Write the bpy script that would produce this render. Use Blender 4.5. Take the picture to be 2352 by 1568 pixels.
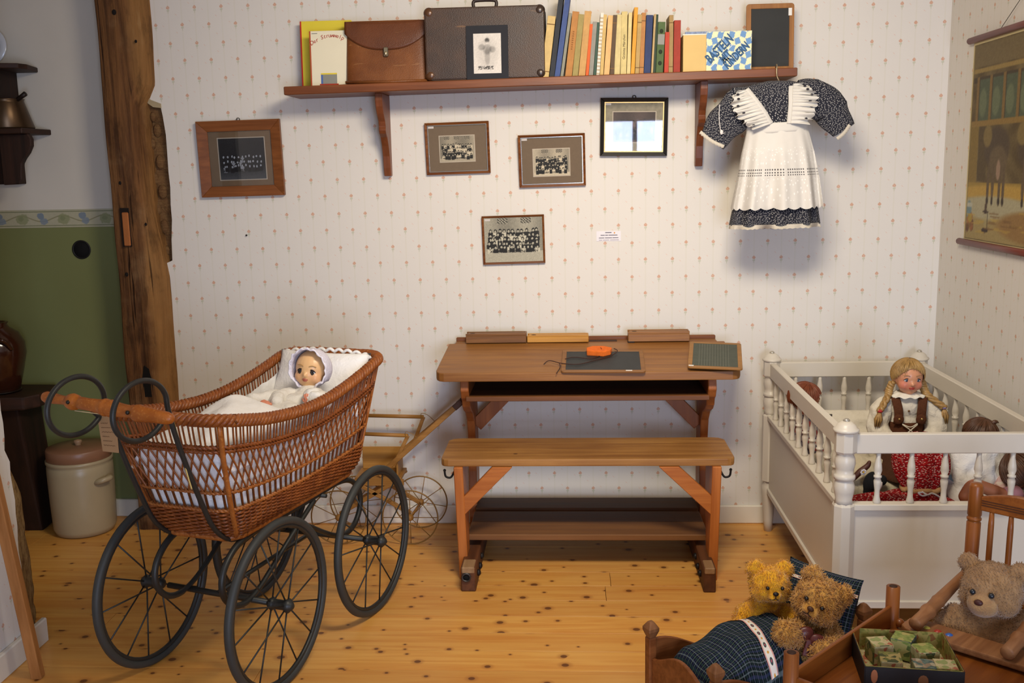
import bpy, bmesh, math, random
import numpy as np
from mathutils import Vector, Matrix
random.seed(7)
SC = bpy.context.scene
for _o in list(bpy.data.objects): bpy.data.objects.remove(_o)
COL = SC.collection

# ------------------------------------------------------------------ camera
DW, H = 4.4598, 1.62
F_PX, CX, CY = 2302.99, 1176.0, 784.0
YAW, PITCH, ROLL = 0.060109, 0.169588, -0.020337
_f = Vector((-math.sin(YAW)*math.cos(PITCH), math.cos(YAW)*math.cos(PITCH), -math.sin(PITCH)))
_r = _f.cross(Vector((0, 0, 1))).normalized(); _u = _r.cross(_f)
_c, _s = math.cos(ROLL), math.sin(ROLL)
CR, CU, CF = _c*_r + _s*_u, -_s*_r + _c*_u, _f
CAM = Vector((0, -DW, H))
cd = bpy.data.cameras.new('camera'); co = bpy.data.objects.new('camera', cd); COL.objects.link(co)
co.matrix_world = Matrix(((CR.x, CU.x, -CF.x, CAM.x), (CR.y, CU.y, -CF.y, CAM.y), (CR.z, CU.z, -CF.z, CAM.z), (0, 0, 0, 1)))
cd.sensor_width = 36.0; cd.lens = F_PX/2352*36; cd.clip_start = 0.05
SC.camera = co

def ray(u, v): return CR*((u-CX)/F_PX) - CU*((v-CY)/F_PX) + CF
def at_y(u, v, y): d = ray(u, v); return CAM + d*((y-CAM.y)/d.y)      # pixel -> point on a plane y = const
def at_z(u, v, z): d = ray(u, v); return CAM + d*((z-CAM.z)/d.z)
def at_x(u, v, x): d = ray(u, v); return CAM + d*((x-CAM.x)/d.x)
def at_pl(u, v, p, n): d = ray(u, v); return CAM + d*((Vector(p)-CAM).dot(n)/d.dot(n))

# ------------------------------------------------------------------ light
SC.view_settings.view_transform = 'Standard'; SC.view_settings.look = 'None'
SC.view_settings.gamma = 1.0; SC.view_settings.use_curve_mapping = False
SC.view_settings.exposure = 0.0
w = bpy.data.worlds.new('world'); SC.world = w; w.use_nodes = True
w.node_tree.nodes['Background'].inputs[0].default_value = (0.88, 0.81, 0.72, 1)
w.node_tree.nodes['Background'].inputs[1].default_value = 0.20
def area(name, loc, target, sx, sy, power, col):
    l = bpy.data.lights.new(name, 'AREA'); l.shape = 'RECTANGLE'; l.size = sx; l.size_y = sy
    l.energy = power; l.color = col
    o = bpy.data.objects.new(name, l); COL.objects.link(o); o.location = loc
    o.rotation_euler = (Vector(target)-Vector(loc)).to_track_quat('-Z', 'Y').to_euler()
    return o
area('ceiling_lamp_light', (0.25, -2.25, 2.60), (0.10, -0.5, 1.30), 0.8, 0.4, 33, (1.0, 0.88, 0.70)).data.spread = math.radians(125)
area('window_daylight', (0.515, -6.6, 0.99), (0.515, -0.5, 0.99), 0.31, 1.7, 33, (0.60, 0.72, 1.0))
area('window_daylight', (1.13, -6.6, 0.99), (1.13, -0.5, 0.99), 0.82, 1.7, 92, (0.60, 0.72, 1.0))

# ------------------------------------------------------------------ colours and node materials
def lin(c): return tuple(((x/12.92) if x <= 0.04045 else ((x+0.055)/1.055)**2.4) for x in c)
def hx(s): s = s.lstrip('#'); return lin(tuple(int(s[i:i+2], 16)/255 for i in (0, 2, 4)))
class V:                                    # a socket with arithmetic
    def __init__(s, t, k): s.t, s.k = t, k
    def m(s, op, b=None, c=None): return s.t.math(op, s, b, c)
    def __add__(s, b): return s.m('ADD', b)
    def __radd__(s, b): return s.m('ADD', b)
    def __sub__(s, b): return s.m('SUBTRACT', b)
    def __rsub__(s, b): return s.t.math('SUBTRACT', b, s)
    def __mul__(s, b): return s.m('MULTIPLY', b)
    def __rmul__(s, b): return s.m('MULTIPLY', b)
    def __truediv__(s, b): return s.m('DIVIDE', b)
    def __neg__(s): return s.m('MULTIPLY', -1.0)
    def lt(s, b): return s.m('LESS_THAN', b)
    def gt(s, b): return s.m('GREATER_THAN', b)
    def abs(s): return s.m('ABSOLUTE')
    def fl(s): return s.m('FLOOR')
    def fr(s): return s.m('FRACT')
    def sin(s): return s.m('SINE')
    def min(s, b): return s.m('MINIMUM', b)
    def max(s, b): return s.m('MAXIMUM', b)
    def pw(s, b): return s.m('POWER', b)
    def sqrt(s): return s.m('SQRT')
    def step(s, a, b): return s.t.rng(s, a, b)
class T:
    def __init__(s, name):
        s.mat = bpy.data.materials.new(name); s.mat.use_nodes = True
        s.nt = s.mat.node_tree; s.b = s.nt.nodes['Principled BSDF']; s._c = {}
    def put(s, sock, v):
        if isinstance(v, V): s.nt.links.new(v.k, sock)
        elif v is not None:
            try: sock.default_value = v
            except Exception: sock.default_value = tuple(v)+(1,) if len(v) == 3 else v
    def node(s, t): return s.nt.nodes.new(t)
    def math(s, op, a, b=None, c=None):
        n = s.node('ShaderNodeMath'); n.operation = op
        for i, v in enumerate((a, b, c)): s.put(n.inputs[i], v)
        return V(s, n.outputs[0])
    def rng(s, v, a, b):
        n = s.node('ShaderNodeMapRange'); n.interpolation_type = 'SMOOTHSTEP'
        s.put(n.inputs['Value'], v); n.inputs['From Min'].default_value = a; n.inputs['From Max'].default_value = b
        return V(s, n.outputs['Result'])
    def co(s, kind='Object'):
        if kind not in s._c:
            if kind == 'Position': n = s.node('ShaderNodeNewGeometry'); k = n.outputs['Position']
            elif kind == 'Random': n = s.node('ShaderNodeObjectInfo'); k = n.outputs['Random']
            else: n = s.node('ShaderNodeTexCoord'); k = n.outputs[kind]
            s._c[kind] = V(s, k)
        return s._c[kind]
    def sep(s, v):
        n = s.node('ShaderNodeSeparateXYZ'); s.put(n.inputs[0], v); return [V(s, o) for o in n.outputs]
    def comb(s, x, y, z=0.0):
        n = s.node('ShaderNodeCombineXYZ')
        for i, v in enumerate((x, y, z)): s.put(n.inputs[i], v)
        return V(s, n.outputs[0])
    def map(s, v, sc=(1, 1, 1), rot=(0, 0, 0), loc=(0, 0, 0)):
        n = s.node('ShaderNodeMapping'); s.put(n.inputs['Vector'], v)
        n.inputs['Scale'].default_value = sc; n.inputs['Rotation'].default_value = rot
        s.put(n.inputs['Location'], loc); return V(s, n.outputs[0])
    def noise(s, v, scale=5, detail=3, rough=0.5, dist=0.0):
        n = s.node('ShaderNodeTexNoise'); s.put(n.inputs['Vector'], v); n.inputs['Scale'].default_value = scale
        n.inputs['Detail'].default_value = detail; n.inputs['Roughness'].default_value = rough; n.inputs['Distortion'].default_value = dist
        return V(s, n.outputs[0])
    def vor(s, v, scale=5, out='Distance', rnd=1.0, dim='3D'):
        n = s.node('ShaderNodeTexVoronoi'); n.voronoi_dimensions = dim; s.put(n.inputs['Vector'], v); n.inputs['Scale'].default_value = scale
        n.inputs['Randomness'].default_value = rnd
        return V(s, n.outputs[out])
    def white(s, v):
        n = s.node('ShaderNodeTexWhiteNoise'); s.put(n.inputs['Vector'], v); return V(s, n.outputs[0])
    def mix(s, f, a, b):
        n = s.node('ShaderNodeMix'); n.data_type = 'RGBA'
        s.put(n.inputs[0], f); s.put(n.inputs[6], a); s.put(n.inputs[7], b); return V(s, n.outputs[2])
    def bump(s, h, strength=0.3, dist=0.01):
        n = s.node('ShaderNodeBump'); n.inputs['Strength'].default_value = strength; n.inputs['Distance'].default_value = dist
        s.put(n.inputs['Height'], h); s.nt.links.new(n.outputs[0], s.b.inputs['Normal'])
    def done(s, col, rough=0.6, metal=0.0, spec=0.4, **k):
        s.put(s.b.inputs['Base Color'], col); s.put(s.b.inputs['Roughness'], rough); s.put(s.b.inputs['Metallic'], metal)
        s.b.inputs['Specular IOR Level'].default_value = spec
        for a, v in k.items(): s.put(s.b.inputs[a], v)
        return s.mat
MATS = {}
def plain(c, rough=0.6, metal=0.0, spec=0.4, var=0.06, sc=18, bump=0.0, bs=200):
    key = ('p', c, rough, metal, spec, var, sc, bump, bs)
    if key not in MATS:
        t = T('plain_'+c.strip('#')); a = hx(c); p = t.co('Object')
        n = t.noise(p, sc, 4)
        t.done(t.mix(n, tuple(x*(1-var*2) for x in a), tuple(min(1, x*(1+var*2)) for x in a)), rough, metal, spec)
        if bump: t.bump(t.noise(p, bs, 2), bump, 0.002)
        MATS[key] = t.mat
    return MATS[key]
def wood(c1, c2, axis='x', sc=1.0, rough=0.45, spec=0.35, streak=0.5, bump=0.12, c3=None):
    key = ('w', c1, c2, axis, sc, rough, streak, c3)
    if key not in MATS:
        t = T('wood_'+c1.strip('#')); p = t.co('Object')
        k = {'x': (1.2, 22, 22), 'y': (22, 1.2, 22), 'z': (22, 22, 1.2)}[axis]
        q = t.map(p, tuple(a*sc for a in k), loc=t.comb(t.co('Random')*37.0, t.co('Random')*11.0, t.co('Random')*5.0))
        g = t.noise(q, 1.6, 5, 0.6, 0.4); big = t.noise(p, 3.5, 2)
        col = t.mix(g.step(0.3, 0.72), hx(c1), hx(c2))
        col = t.mix(big.step(0.35, 0.75)*streak, col, hx(c3 or c1))
        fine = t.noise(q, 6.0, 2)
        t.bump(fine, bump, 0.003)
        t.done(col, t.rng(g, 0.0, 1.0)*0.15+(rough-0.07), 0.0, spec); MATS[key] = t.mat
    return MATS[key]
def vcol(name, rough=0.6, spec=0.3, coat=0.0):
    key = ('v', rough, spec, coat)
    if key not in MATS:
        t = T('printed_'+name); n = t.node('ShaderNodeVertexColor'); n.layer_name = 'print'
        t.done(V(t, n.outputs[0]), rough, 0, spec)
        t.b.inputs['Coat Weight'].default_value = coat; t.b.inputs['Coat Roughness'].default_value = 0.03
        MATS[key] = t.mat
    return MATS[key]

# ------------------------------------------------------------------ mesh builder
class MB:
    def __init__(s): s.v, s.f, s.uv, s.sm = [], [], {}, []
    def add(s, vs, fs, smooth=False, uvs=None):
        o = len(s.v); s.v += [tuple(x) for x in vs]
        for i, f in enumerate(fs):
            if uvs: s.uv[len(s.f)] = [uvs[k] for k in f]
            s.f.append(tuple(k+o for k in f)); s.sm.append(smooth)
        return s
    def box(s, c, d, M=None):
        x, y, z = (a/2 for a in d); c = Vector(c)
        vs = [Vector((i*x, j*y, k*z)) for i in (-1, 1) for j in (-1, 1) for k in (-1, 1)]
        vs = [(M @ q if M else q)+c for q in vs]
        return s.add(vs, [(0, 1, 3, 2), (4, 6, 7, 5), (0, 4, 5, 1), (2, 3, 7, 6), (0, 2, 6, 4), (1, 5, 7, 3)])
    def b2(s, a, b): return s.box([(p+q)/2 for p, q in zip(a, b)], [abs(q-p) for p, q in zip(a, b)])
    def bar(s, p, q, w, h, up=(0, 0, 1), w2=None, h2=None):
        p, q = Vector(p), Vector(q); d = (q-p).normalized(); up = Vector(up); x = d.cross(up).normalized(); u = x.cross(d)
        vs = []
        for e, ww, hh in ((p, w, h), (q, w2 or w, h2 or h)):
            vs += [e+x*(i*ww/2)+u*(j*hh/2) for i, j in ((-1, -1), (1, -1), (1, 1), (-1, 1))]
        return s.add(vs, [(0, 1, 2, 3), (7, 6, 5, 4), (0, 4, 5, 1), (1, 5, 6, 2), (2, 6, 7, 3), (3, 7, 4, 0)])
    def tube(s, pts, r, n=8, closed=False, caps=True, flat=1.0):
        pts = [Vector(p) for p in pts]; m = len(pts)
        rs = [r]*m if not hasattr(r, '__len__') else list(r)
        vs, up = [], None
        for i, p in enumerate(pts):
            a = pts[(i-1) % m] if (closed or i > 0) else p; b = pts[(i+1) % m] if (closed or i < m-1) else p
            d = (b-a)
            if d.length < 1e-9: d = Vector((0, 0, 1))
            d.normalize()
            if up is None: up = Vector((0, 0, 1)) if abs(d.z) < 0.9 else Vector((1, 0, 0))
            x = d.cross(up)
            if x.length < 1e-6: x = d.cross(Vector((1, 0, 0)))
            x.normalize(); up = x.cross(d).normalized()
            vs += [p + (x*math.cos(2*math.pi*k/n) + up*(math.sin(2*math.pi*k/n)*flat))*rs[i] for k in range(n)]
        fs = []
        for i in range(m if closed else m-1):
            j = (i+1) % m
            fs += [(i*n+k, i*n+(k+1) % n, j*n+(k+1) % n, j*n+k) for k in range(n)]
        if caps and not closed: fs += [tuple(range(n))[::-1], tuple((m-1)*n+k for k in range(n))]
        return s.add(vs, fs, True)
    def lathe(s, prof, n=16, M=None, base=(0, 0, 0)):
        vs, fs = [], []; base = Vector(base)
        for r, z in prof:
            for k in range(n):
                a = 2*math.pi*k/n; q = Vector((r*math.cos(a), r*math.sin(a), z)); vs.append((M @ q if M else q)+base)
        for i in range(len(prof)-1):
            fs += [(i*n+k, i*n+(k+1) % n, (i+1)*n+(k+1) % n, (i+1)*n+k) for k in range(n)]
        if prof[0][0] > 1e-5: fs.append(tuple(range(n))[::-1])
        if prof[-1][0] > 1e-5: fs.append(tuple((len(prof)-1)*n+k for k in range(n)))
        return s.add(vs, fs, True)
    def rod(s, p, q, prof, n=12):            # lathe between two points; prof = [(t 0..1, r)]
        p, q = Vector(p), Vector(q); d = q-p; L = d.length; M = d.to_track_quat('Z', 'Y').to_matrix()
        return s.lathe([(r, t*L) for t, r in prof], n, M, p)
    def ball(s, c, r, n=12, M=None):
        if not hasattr(r, '__len__'): r = (r, r, r)
        m = max(4, n*2//3); vs, fs = [], []; c = Vector(c)
        for i in range(m+1):
            ph = math.pi*i/m
            for k in range(n):
                a = 2*math.pi*k/n; q = Vector((r[0]*math.sin(ph)*math.cos(a), r[1]*math.sin(ph)*math.sin(a), r[2]*math.cos(ph)))
                vs.append((M @ q if M else q)+c)
        for i in range(m): fs += [(i*n+k, (i+1)*n+k, (i+1)*n+(k+1) % n, i*n+(k+1) % n) for k in range(n)]
        return s.add(vs, fs, True)
    def prism(s, poly, f, th):               # poly of 2-D points, f(x, y, depth) -> 3-D
        n = len(poly)
        vs = [f(x, y, 0) for x, y in poly] + [f(x, y, th) for x, y in poly]
        fs = [tuple(range(n)), tuple(range(2*n-1, n-1, -1))] + [(i, i+n, (i+1) % n+n, (i+1) % n) for i in range(n)]
        return s.add(vs, fs)
    def grid(s, fn, nu, nv, cu=False, smooth=True, uvs=(1, 1)):
        vs, uv = [], []
        ku = nu if cu else nu+1
        for j in range(nv+1):
            for i in range(ku): vs.append(fn(i/nu, j/nv)); uv.append((i/nu*uvs[0], j/nv*uvs[1]))
        fs = [(j*ku+i, j*ku+(i+1) % ku, (j+1)*ku+(i+1) % ku, (j+1)*ku+i) for j in range(nv) for i in range(nu)]
        return s.add(vs, fs, smooth, uv)
    def mesh(s, name, bevel=0.0, seg=1, weld=False, solid=0.0, subd=0):
        me = bpy.data.meshes.new(name); me.from_pydata(s.v, [], s.f)
        if s.uv:
            l = me.uv_layers.new(name='UVMap')
            for p in me.polygons:
                u = s.uv.get(p.index)
                if u:
                    for k, li in enumerate(p.loop_indices): l.data[li].uv = u[k]
        me.polygons.foreach_set('use_smooth', s.sm)
        if bevel or weld or solid or not s.uv:
            bm = bmesh.new(); bm.from_mesh(me)
            if weld: bmesh.ops.remove_doubles(bm, verts=bm.verts, dist=1e-5)
            bmesh.ops.recalc_face_normals(bm, faces=bm.faces)
            if solid: bmesh.ops.solidify(bm, geom=bm.faces[:], thickness=solid)
            if bevel:
                es = [e for e in bm.edges if len(e.link_faces) == 2 and e.calc_face_angle(0) > 0.6 and not (e.link_faces[0].smooth and e.link_faces[1].smooth)]
                if es: bmesh.ops.bevel(bm, geom=es, offset=bevel, segments=seg, affect='EDGES', profile=0.6, clamp_overlap=True)
            bm.to_mesh(me); bm.free()
        return me
    def build(s, name, mat, parent=None, bevel=0.0, **k):
        return obj(name, s.mesh(name, bevel, **k), mat, parent)
def obj(name, me, mat, parent=None):
    o = bpy.data.objects.new(name, me); COL.objects.link(o)
    if mat is not None:
        if me.materials: me.materials[0] = mat
        else: me.materials.append(mat)
    if parent is not None: o.parent = parent
    return o
INV = {}
def thing(name, label, cat, loc=(0, 0, 0), rotz=0.0, group=None, world=False, M=None):
    o = bpy.data.objects.new(name, None); COL.objects.link(o); o.empty_display_size = 0.05
    M = M or (Matrix.Translation(Vector(loc)) @ Matrix.Rotation(rotz, 4, 'Z'))
    o.matrix_world = M
    o['label'] = label; o['category'] = cat
    if group: o['group'] = group
    if world: INV[o.name] = M.inverted()
    return o
def part(name, mb, mat, parent, bevel=0.0, **k):
    me = mb.mesh(name, bevel, **k) if isinstance(mb, MB) else mb
    o = obj(name, me, mat, None); o.parent = parent
    r = parent
    while r.parent is not None: r = r.parent
    if r.name in INV and r == parent: o.matrix_parent_inverse = INV[r.name]
    return o
def tag(o, label, cat, group=None):
    o['label'] = label; o['category'] = cat
    if group: o['group'] = group
    return o
def struct(name, mb, mat, bevel=0.0, label=None, **k):
    o = obj(name, mb.mesh(name, bevel, **k) if isinstance(mb, MB) else mb, mat); o['kind'] = 'structure'
    if label: o['label'] = label
    return o
def copytree(o, parent=None):
    c = o.copy(); COL.objects.link(c)
    if parent is not None: c.parent = parent
    for ch in o.children: copytree(ch, c)
    return c
def paint(w, h, nx, ny, fn):                 # printed sheet in x (0..w), z (0..h), facing -y; fn(U, Vv) -> r,g,b arrays (sRGB)
    gx, gy = np.meshgrid(np.linspace(0, 1, nx+1), np.linspace(0, 1, ny+1))
    me = bpy.data.meshes.new('print')
    vs = np.stack([gx.ravel()*w, np.zeros(gx.size), gy.ravel()*h], 1)
    k = nx+1
    fs = [(j*k+i, j*k+i+1, (j+1)*k+i+1, (j+1)*k+i) for j in range(ny) for i in range(nx)]
    me.from_pydata(vs.tolist(), [], fs)
    rgb = np.clip(np.stack([np.broadcast_to(c, gx.shape) for c in fn(gx, gy)], -1).reshape(-1, 3), 0, 1)
    rgb = np.where(rgb <= 0.04045, rgb/12.92, ((rgb+0.055)/1.055)**2.4)
    at = me.color_attributes.new('print', 'FLOAT_COLOR', 'POINT')
    at.data.foreach_set('color', np.concatenate([rgb, np.ones((len(rgb), 1))], 1).astype(np.float32).ravel())
    return me
def text(name, body, size, mat, parent, M, extrude=0.0003, align='LEFT', shear=0.0, sx=1.0, bold=0.0):
    c = bpy.data.curves.new(name, 'FONT'); c.body = body; c.size = size; c.extrude = extrude; c.align_x = align; c.shear = shear; c.resolution_u = 2; c.offset = bold
    t = bpy.data.objects.new('tmp_text', c); COL.objects.link(t)
    me = bpy.data.meshes.new_from_object(t.evaluated_get(bpy.context.evaluated_depsgraph_get()))
    bpy.data.objects.remove(t); me.transform(Matrix.Diagonal((sx, 1, 1, 1))); me.transform(M); me.name = name
    return part(name, me, mat, parent)
TXT = Matrix.Rotation(math.pi/2, 4, 'X')     # text into the x-z plane, facing -y
def blob(mb, voxel=0.006, smooth=6, noise=0.0, nsc=40.0):
    me = mb.mesh('blob'); o = bpy.data.objects.new('blob_tmp', me); COL.objects.link(o)
    r = o.modifiers.new('r', 'REMESH'); r.mode = 'VOXEL'; r.voxel_size = voxel; r.use_smooth_shade = True
    if smooth:
        q = o.modifiers.new('s', 'SMOOTH'); q.iterations = smooth; q.factor = 0.5
    out = bpy.data.meshes.new_from_object(o.evaluated_get(bpy.context.evaluated_depsgraph_get()))
    bpy.data.objects.remove(o); bpy.data.meshes.remove(me)
    if noise:
        from mathutils import noise as N
        for v in out.vertices: v.co += v.normal*(N.noise(v.co*nsc)*noise)
    out.polygons.foreach_set('use_smooth', [True]*len(out.polygons))
    return out
def fur(me, name, n, length, rad, mat, parent, curl=0.35, seed=1, skip=None):
    rnd = random.Random(seed); me.calc_loop_triangles()
    tris = [(t, t.area) for t in me.loop_triangles]; tot = sum(a for _, a in tris); vs, fs = [], []
    acc, idx = 0.0, 0; step = tot/n; nxt = rnd.random()*step
    for t, a in tris:
        acc += a
        while nxt < acc:
            nxt += step
            p = [me.vertices[i].co for i in t.vertices]; b1, b2 = rnd.random(), rnd.random()
            if b1+b2 > 1: b1, b2 = 1-b1, 1-b2
            q = p[0]+(p[1]-p[0])*b1+(p[2]-p[0])*b2
            if skip and skip(q): continue
            nn = t.normal; j = Vector((rnd.uniform(-1, 1), rnd.uniform(-1, 1), rnd.uniform(-1.3, .7)))*curl
            d = (nn+j).normalized(); x = d.orthogonal().normalized(); y = d.cross(x); L = length*rnd.uniform(.6, 1.2)
            k = len(vs); mid = q+d*L*0.55; tip = q+(d+j*0.8).normalized()*L
            for e, rr in ((q-nn*0.002, rad), (mid, rad*0.8)):
                for a3 in (0, 2.094, 4.189): vs.append(e+(x*math.cos(a3)+y*math.sin(a3))*rr)
            vs.append(tip)
            for i in range(3):
                fs.append((k+i, k+(i+1) % 3, k+3+(i+1) % 3, k+3+i)); fs.append((k+3+i, k+3+(i+1) % 3, k+6))
    m2 = bpy.data.meshes.new(name); m2.from_pydata([tuple(v) for v in vs], [], fs)
    m2.polygons.foreach_set('use_smooth', [True]*len(fs))
    o = part(name, m2, mat, parent); o['kind'] = 'stuff'
    return o
def spline(pts, n, closed=False):            # Catmull-Rom through points
    P = [Vector(p) for p in pts]; m = len(P); out = []
    segs = m if closed else m-1
    for i in range(segs):
        p0 = P[(i-1) % m] if (closed or i > 0) else P[i]; p1 = P[i]; p2 = P[(i+1) % m]; p3 = P[(i+2) % m] if (closed or i+2 < m) else P[(i+1) % m]
        for k in range(n):
            t = k/n
            out.append(0.5*((2*p1)+(p2-p0)*t+(2*p0-5*p1+4*p2-p3)*t*t+(3*p1-p0-3*p2+p3)*t**3))
    if not closed: out.append(P[-1])
    return out
def lerp_tab(tab, x):
    if x <= tab[0][0]: return tab[0][1]
    for (a, b), (c, d) in zip(tab, tab[1:]):
        if x <= c: return b+(d-b)*(x-a)/(c-a)
    return tab[-1][1]
# ================================================================== THE SETTING
XR = 1.60                                    # right wall
# ---- wallpaper: thin stripes with staggered posies and tiny sprigs
def wallpaper(axis):
    t = T('wallpaper_'+axis); x, y, z = t.sep(t.co('Position')); h = x if axis == 'x' else y
    PX, PZ = 0.0592, 0.1505
    g = (h+10.0)/PX; c = g.fl(); fx = (g.fr()-0.5)*PX
    par = (c*0.5).fr()*2.0
    gz = (z+10.0)/PZ+par*0.52; fz = (gz.fr()-0.5)*PZ
    def disc(cx, cz, rx, rz, s=0.35):
        a = (fx-cx)/rx; b = (fz-cz)/rz; d = a*a+b*b
        return t.rng(d, 1.0+s, 1.0-s)
    jit = t.noise(t.co('Position'), 160, 2)
    petals = disc(-0.0035, 0.006, 0.0042, 0.0048).max(disc(0.0035, 0.0065, 0.004, 0.0048)).max(disc(0, 0.0105, 0.0042, 0.0042)).max(disc(0.0, 0.003, 0.005, 0.003))
    leaf = disc(-0.0028, -0.0055, 0.003, 0.0042).max(disc(0.0032, -0.0045, 0.0028, 0.005)).max(disc(0, -0.011, 0.0014, 0.008))
    stripe = t.rng(fx.abs(), 0.0040, 0.0015)
    # sprigs half way between the stripes
    g2 = (h+10.0)/PX+0.5; c2 = g2.fl(); sx = (g2.fr()-0.5)*PX
    sz = (((z+10.0)/(PZ*0.5)+(c2*0.37).fr()).fr()-0.5)*PZ*0.5
    a = (sx-0.004)/0.0042; b = (sz+sx*0.8)/0.0017
    sprig = t.rng(a*a+b*b, 1.3, 0.6)
    base = t.mix(t.noise(t.co('Position'), 2.0, 2), hx('#dbd6ce'), hx('#dfdad2'))
    col = t.mix(stripe*0.24, base, hx('#d0cbb4'))
    col = t.mix(sprig*0.5, col, hx('#dcae97'))
    col = t.mix(leaf*0.38, col, hx('#9aa478'))
    col = t.mix(petals*(jit.step(0.25, 0.6)*0.30+0.50), col, hx('#cc9474'))
    t.bump(t.noise(t.co('Position'), 60, 3), 0.06, 0.004)
    return t.done(col, 0.75, 0, 0.2)
WP_X, WP_Y = wallpaper('x'), wallpaper('y')
def clay_mat():
    t = T('clay_and_straw'); p = t.co('Position')
    n = t.noise(p, 14, 6, 0.65); v = t.noise(t.map(p, (9, 9, 60), (0.5, 0.3, 0)), 3, 4)
    t.bump(t.noise(p, 40, 6, 0.7), 0.8, 0.02)
    return t.done(t.mix(v.step(0.35, 0.7)*0.6, t.mix(n, hx('#5a3e28'), hx('#8a6644')), hx('#8f7048')), 0.95, 0, 0.1)
CLAY = clay_mat()

# ---- floor boards
def pine():
    t = T('pine_boards'); p = t.co('Position'); x, y, z = t.sep(p); r = t.co('Random')
    off = t.comb(r*13.0, r*29.0, 0.0)
    q = t.map(p, (1.1, 17, 1), loc=off)
    g = t.noise(q, 1.7, 5, 0.55, 0.6)
    col = t.mix(g.step(0.28, 0.75), hx('#e6ae58'), hx('#d48f3e'))
    col = t.mix(r*0.30, col, hx('#a8692f'))
    col = t.mix(t.noise(p, 1.3, 2).step(0.4, 0.7)*0.3, col, hx('#d8a868'))
    k = t.map(p, (8.2, 9.2, 1), loc=off)
    d = t.vor(k, 1.0, dim='2D'); rnd = t.sep(t.vor(k, 1.0, 'Color', dim='2D'))[0]
    size = rnd*rnd*0.095+0.028
    has = rnd.gt(0.30)
    knot = t.math('DIVIDE', d, size)
    halo = t.rng(knot, 2.6, 0.9)*has; core = t.rng(knot, 1.15, 0.75)*has
    col = t.mix(halo*0.45, col, hx('#9a5a26')); col = t.mix(core*0.82, col, hx('#562a14'))
    res = t.noise(t.map(p, (1.6, 34, 1), loc=off), 1.0, 1).step(0.73, 0.77)
    col = t.mix(res*0.4, col, hx('#a4501e'))
    t.bump(t.noise(q, 6, 3), 0.05, 0.002)
    return t.done(col, g*0.15+0.33, 0, 0.38)
PINE = pine()
def build_floor():
    sub = MB().b2((-3.8, -5.6, -0.06), (XR+0.05, 0.14, -0.012))
    f = struct('floor', sub, plain('#2c1a0c', 0.9), label='knotty pine plank floor')
    rnd = random.Random(3); W = 0.137; y = 0.10; row = 0
    while y > -5.5:
        x = -3.75-rnd.random()*1.2
        # the butt joint seen in front of the bench
        while x < XR:
            L = rnd.uniform(1.9, 3.1); a, b = max(x, -3.78), min(x+L, XR+0.02)
            if b-a > 0.03:
                m = MB().box(((a+b)/2, y-W/2, -0.006+rnd.uniform(-.0004, .0004)), (b-a-0.0016, W-0.0018, 0.012))
                part('plank', m, PINE, f, 0.0006)
            x += L
        y -= W; row += 1
    return f
FLOOR = build_floor()

# ---- back wall with the broken edge beside the oak post
ED = [(325, 0), (327, 120), (331, 215), (345, 232), (368, 240), (374, 268), (381, 310), (384, 350), (387, 395), (391, 430), (392, 470), (395, 505), (394, 550), (396, 598), (383, 604), (376, 612), (380, 700), (386, 800), (393, 905), (400, 1190)]
EDW = [at_y(u, v, 0.0) for u, v in ED]
poly = [(-1.835, 2.75)] + [(p.x, p.z) for p in EDW[1:-1]] + [(-1.82, 0.0), (XR, 0.0), (XR, 2.75)]
wb = struct('wall_back', MB().prism(poly, lambda x, z, d: (x, d, z), 0.09), WP_X, label='cream wallpapered wall with thin stripes and small posies')
# torn wallpaper lip and rubble filling in the notch
def notch(u, v):
    z = 1.98-v*0.80; x = -1.90+u*0.20
    n = math.sin(x*90+z*37)*0.004+math.sin(z*61+x*23)*0.006+math.sin(z*140)*0.003
    return (x, 0.042+n-0.03*(1-u)*0.3, z)
part('clay_infill', MB().grid(notch, 14, 60), CLAY, wb)
lip = [at_y(u, v, -0.004) for u, v in ((332, 214), (345, 229), (369, 238), (370, 248), (352, 246), (338, 236))]
part('torn_plaster', MB().prism([(p.x, p.z) for p in lip], lambda x, z, d: (x, -0.006+d, z), 0.05), plain('#a89878', 0.95, bump=0.6), wb)
for (u, v, r) in ((352, 268, .012), (362, 300, .016), (350, 330, .014), (368, 372, .017), (356, 410, .015), (374, 440, .018), (362, 480, .015), (378, 520, .017), (370, 560, .016), (384, 575, .012)):
    p = at_y(u, v, 0.03)
    part('rubble_stone', MB().ball(p, (r*1.2, .014, r*1.9), 9), CLAY, wb)
mk = at_y(567, 540, 0); part('nail', MB().rod((mk.x, 0.005, mk.z), (mk.x, -0.008, mk.z), [(0, .002), (.6, .002), (.62, .004), (1, .004)], 8), plain('#2a2622', .5, .5), wb)

# ---- right wall, ceiling, side room
struct('wall_right', MB().b2((XR, -5.6, 0), (XR+0.1, 0.1, 2.75)), WP_Y, label='cream wallpapered side wall')
struct('ceiling', MB().b2((-3.8, -5.6, 2.72), (XR+0.1, 0.2, 2.8)), plain('#e6e0d4', 0.9))
GZ0, GZ1 = 1.398, 1.480
gy = 0.10
wl = struct('wall_side_room', MB().b2((-3.8, gy, GZ1), (-1.80, gy+0.06, 2.75)), plain('#d4ccbe', 0.9, var=0.03, sc=4), label='white plastered upper wall left of the oak post')
part('green_wall_panel', MB().b2((-3.8, gy-0.002, 0), (-1.80, gy+0.06, GZ0)), plain('#7a7e4e', 0.6, var=0.04, sc=3, spec=0.3), wl)
struct('wall_left', MB().b2((-3.85, -1.3, 0), (-3.78, 0.2, 2.75)), plain('#a8a39c', 0.9))
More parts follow.
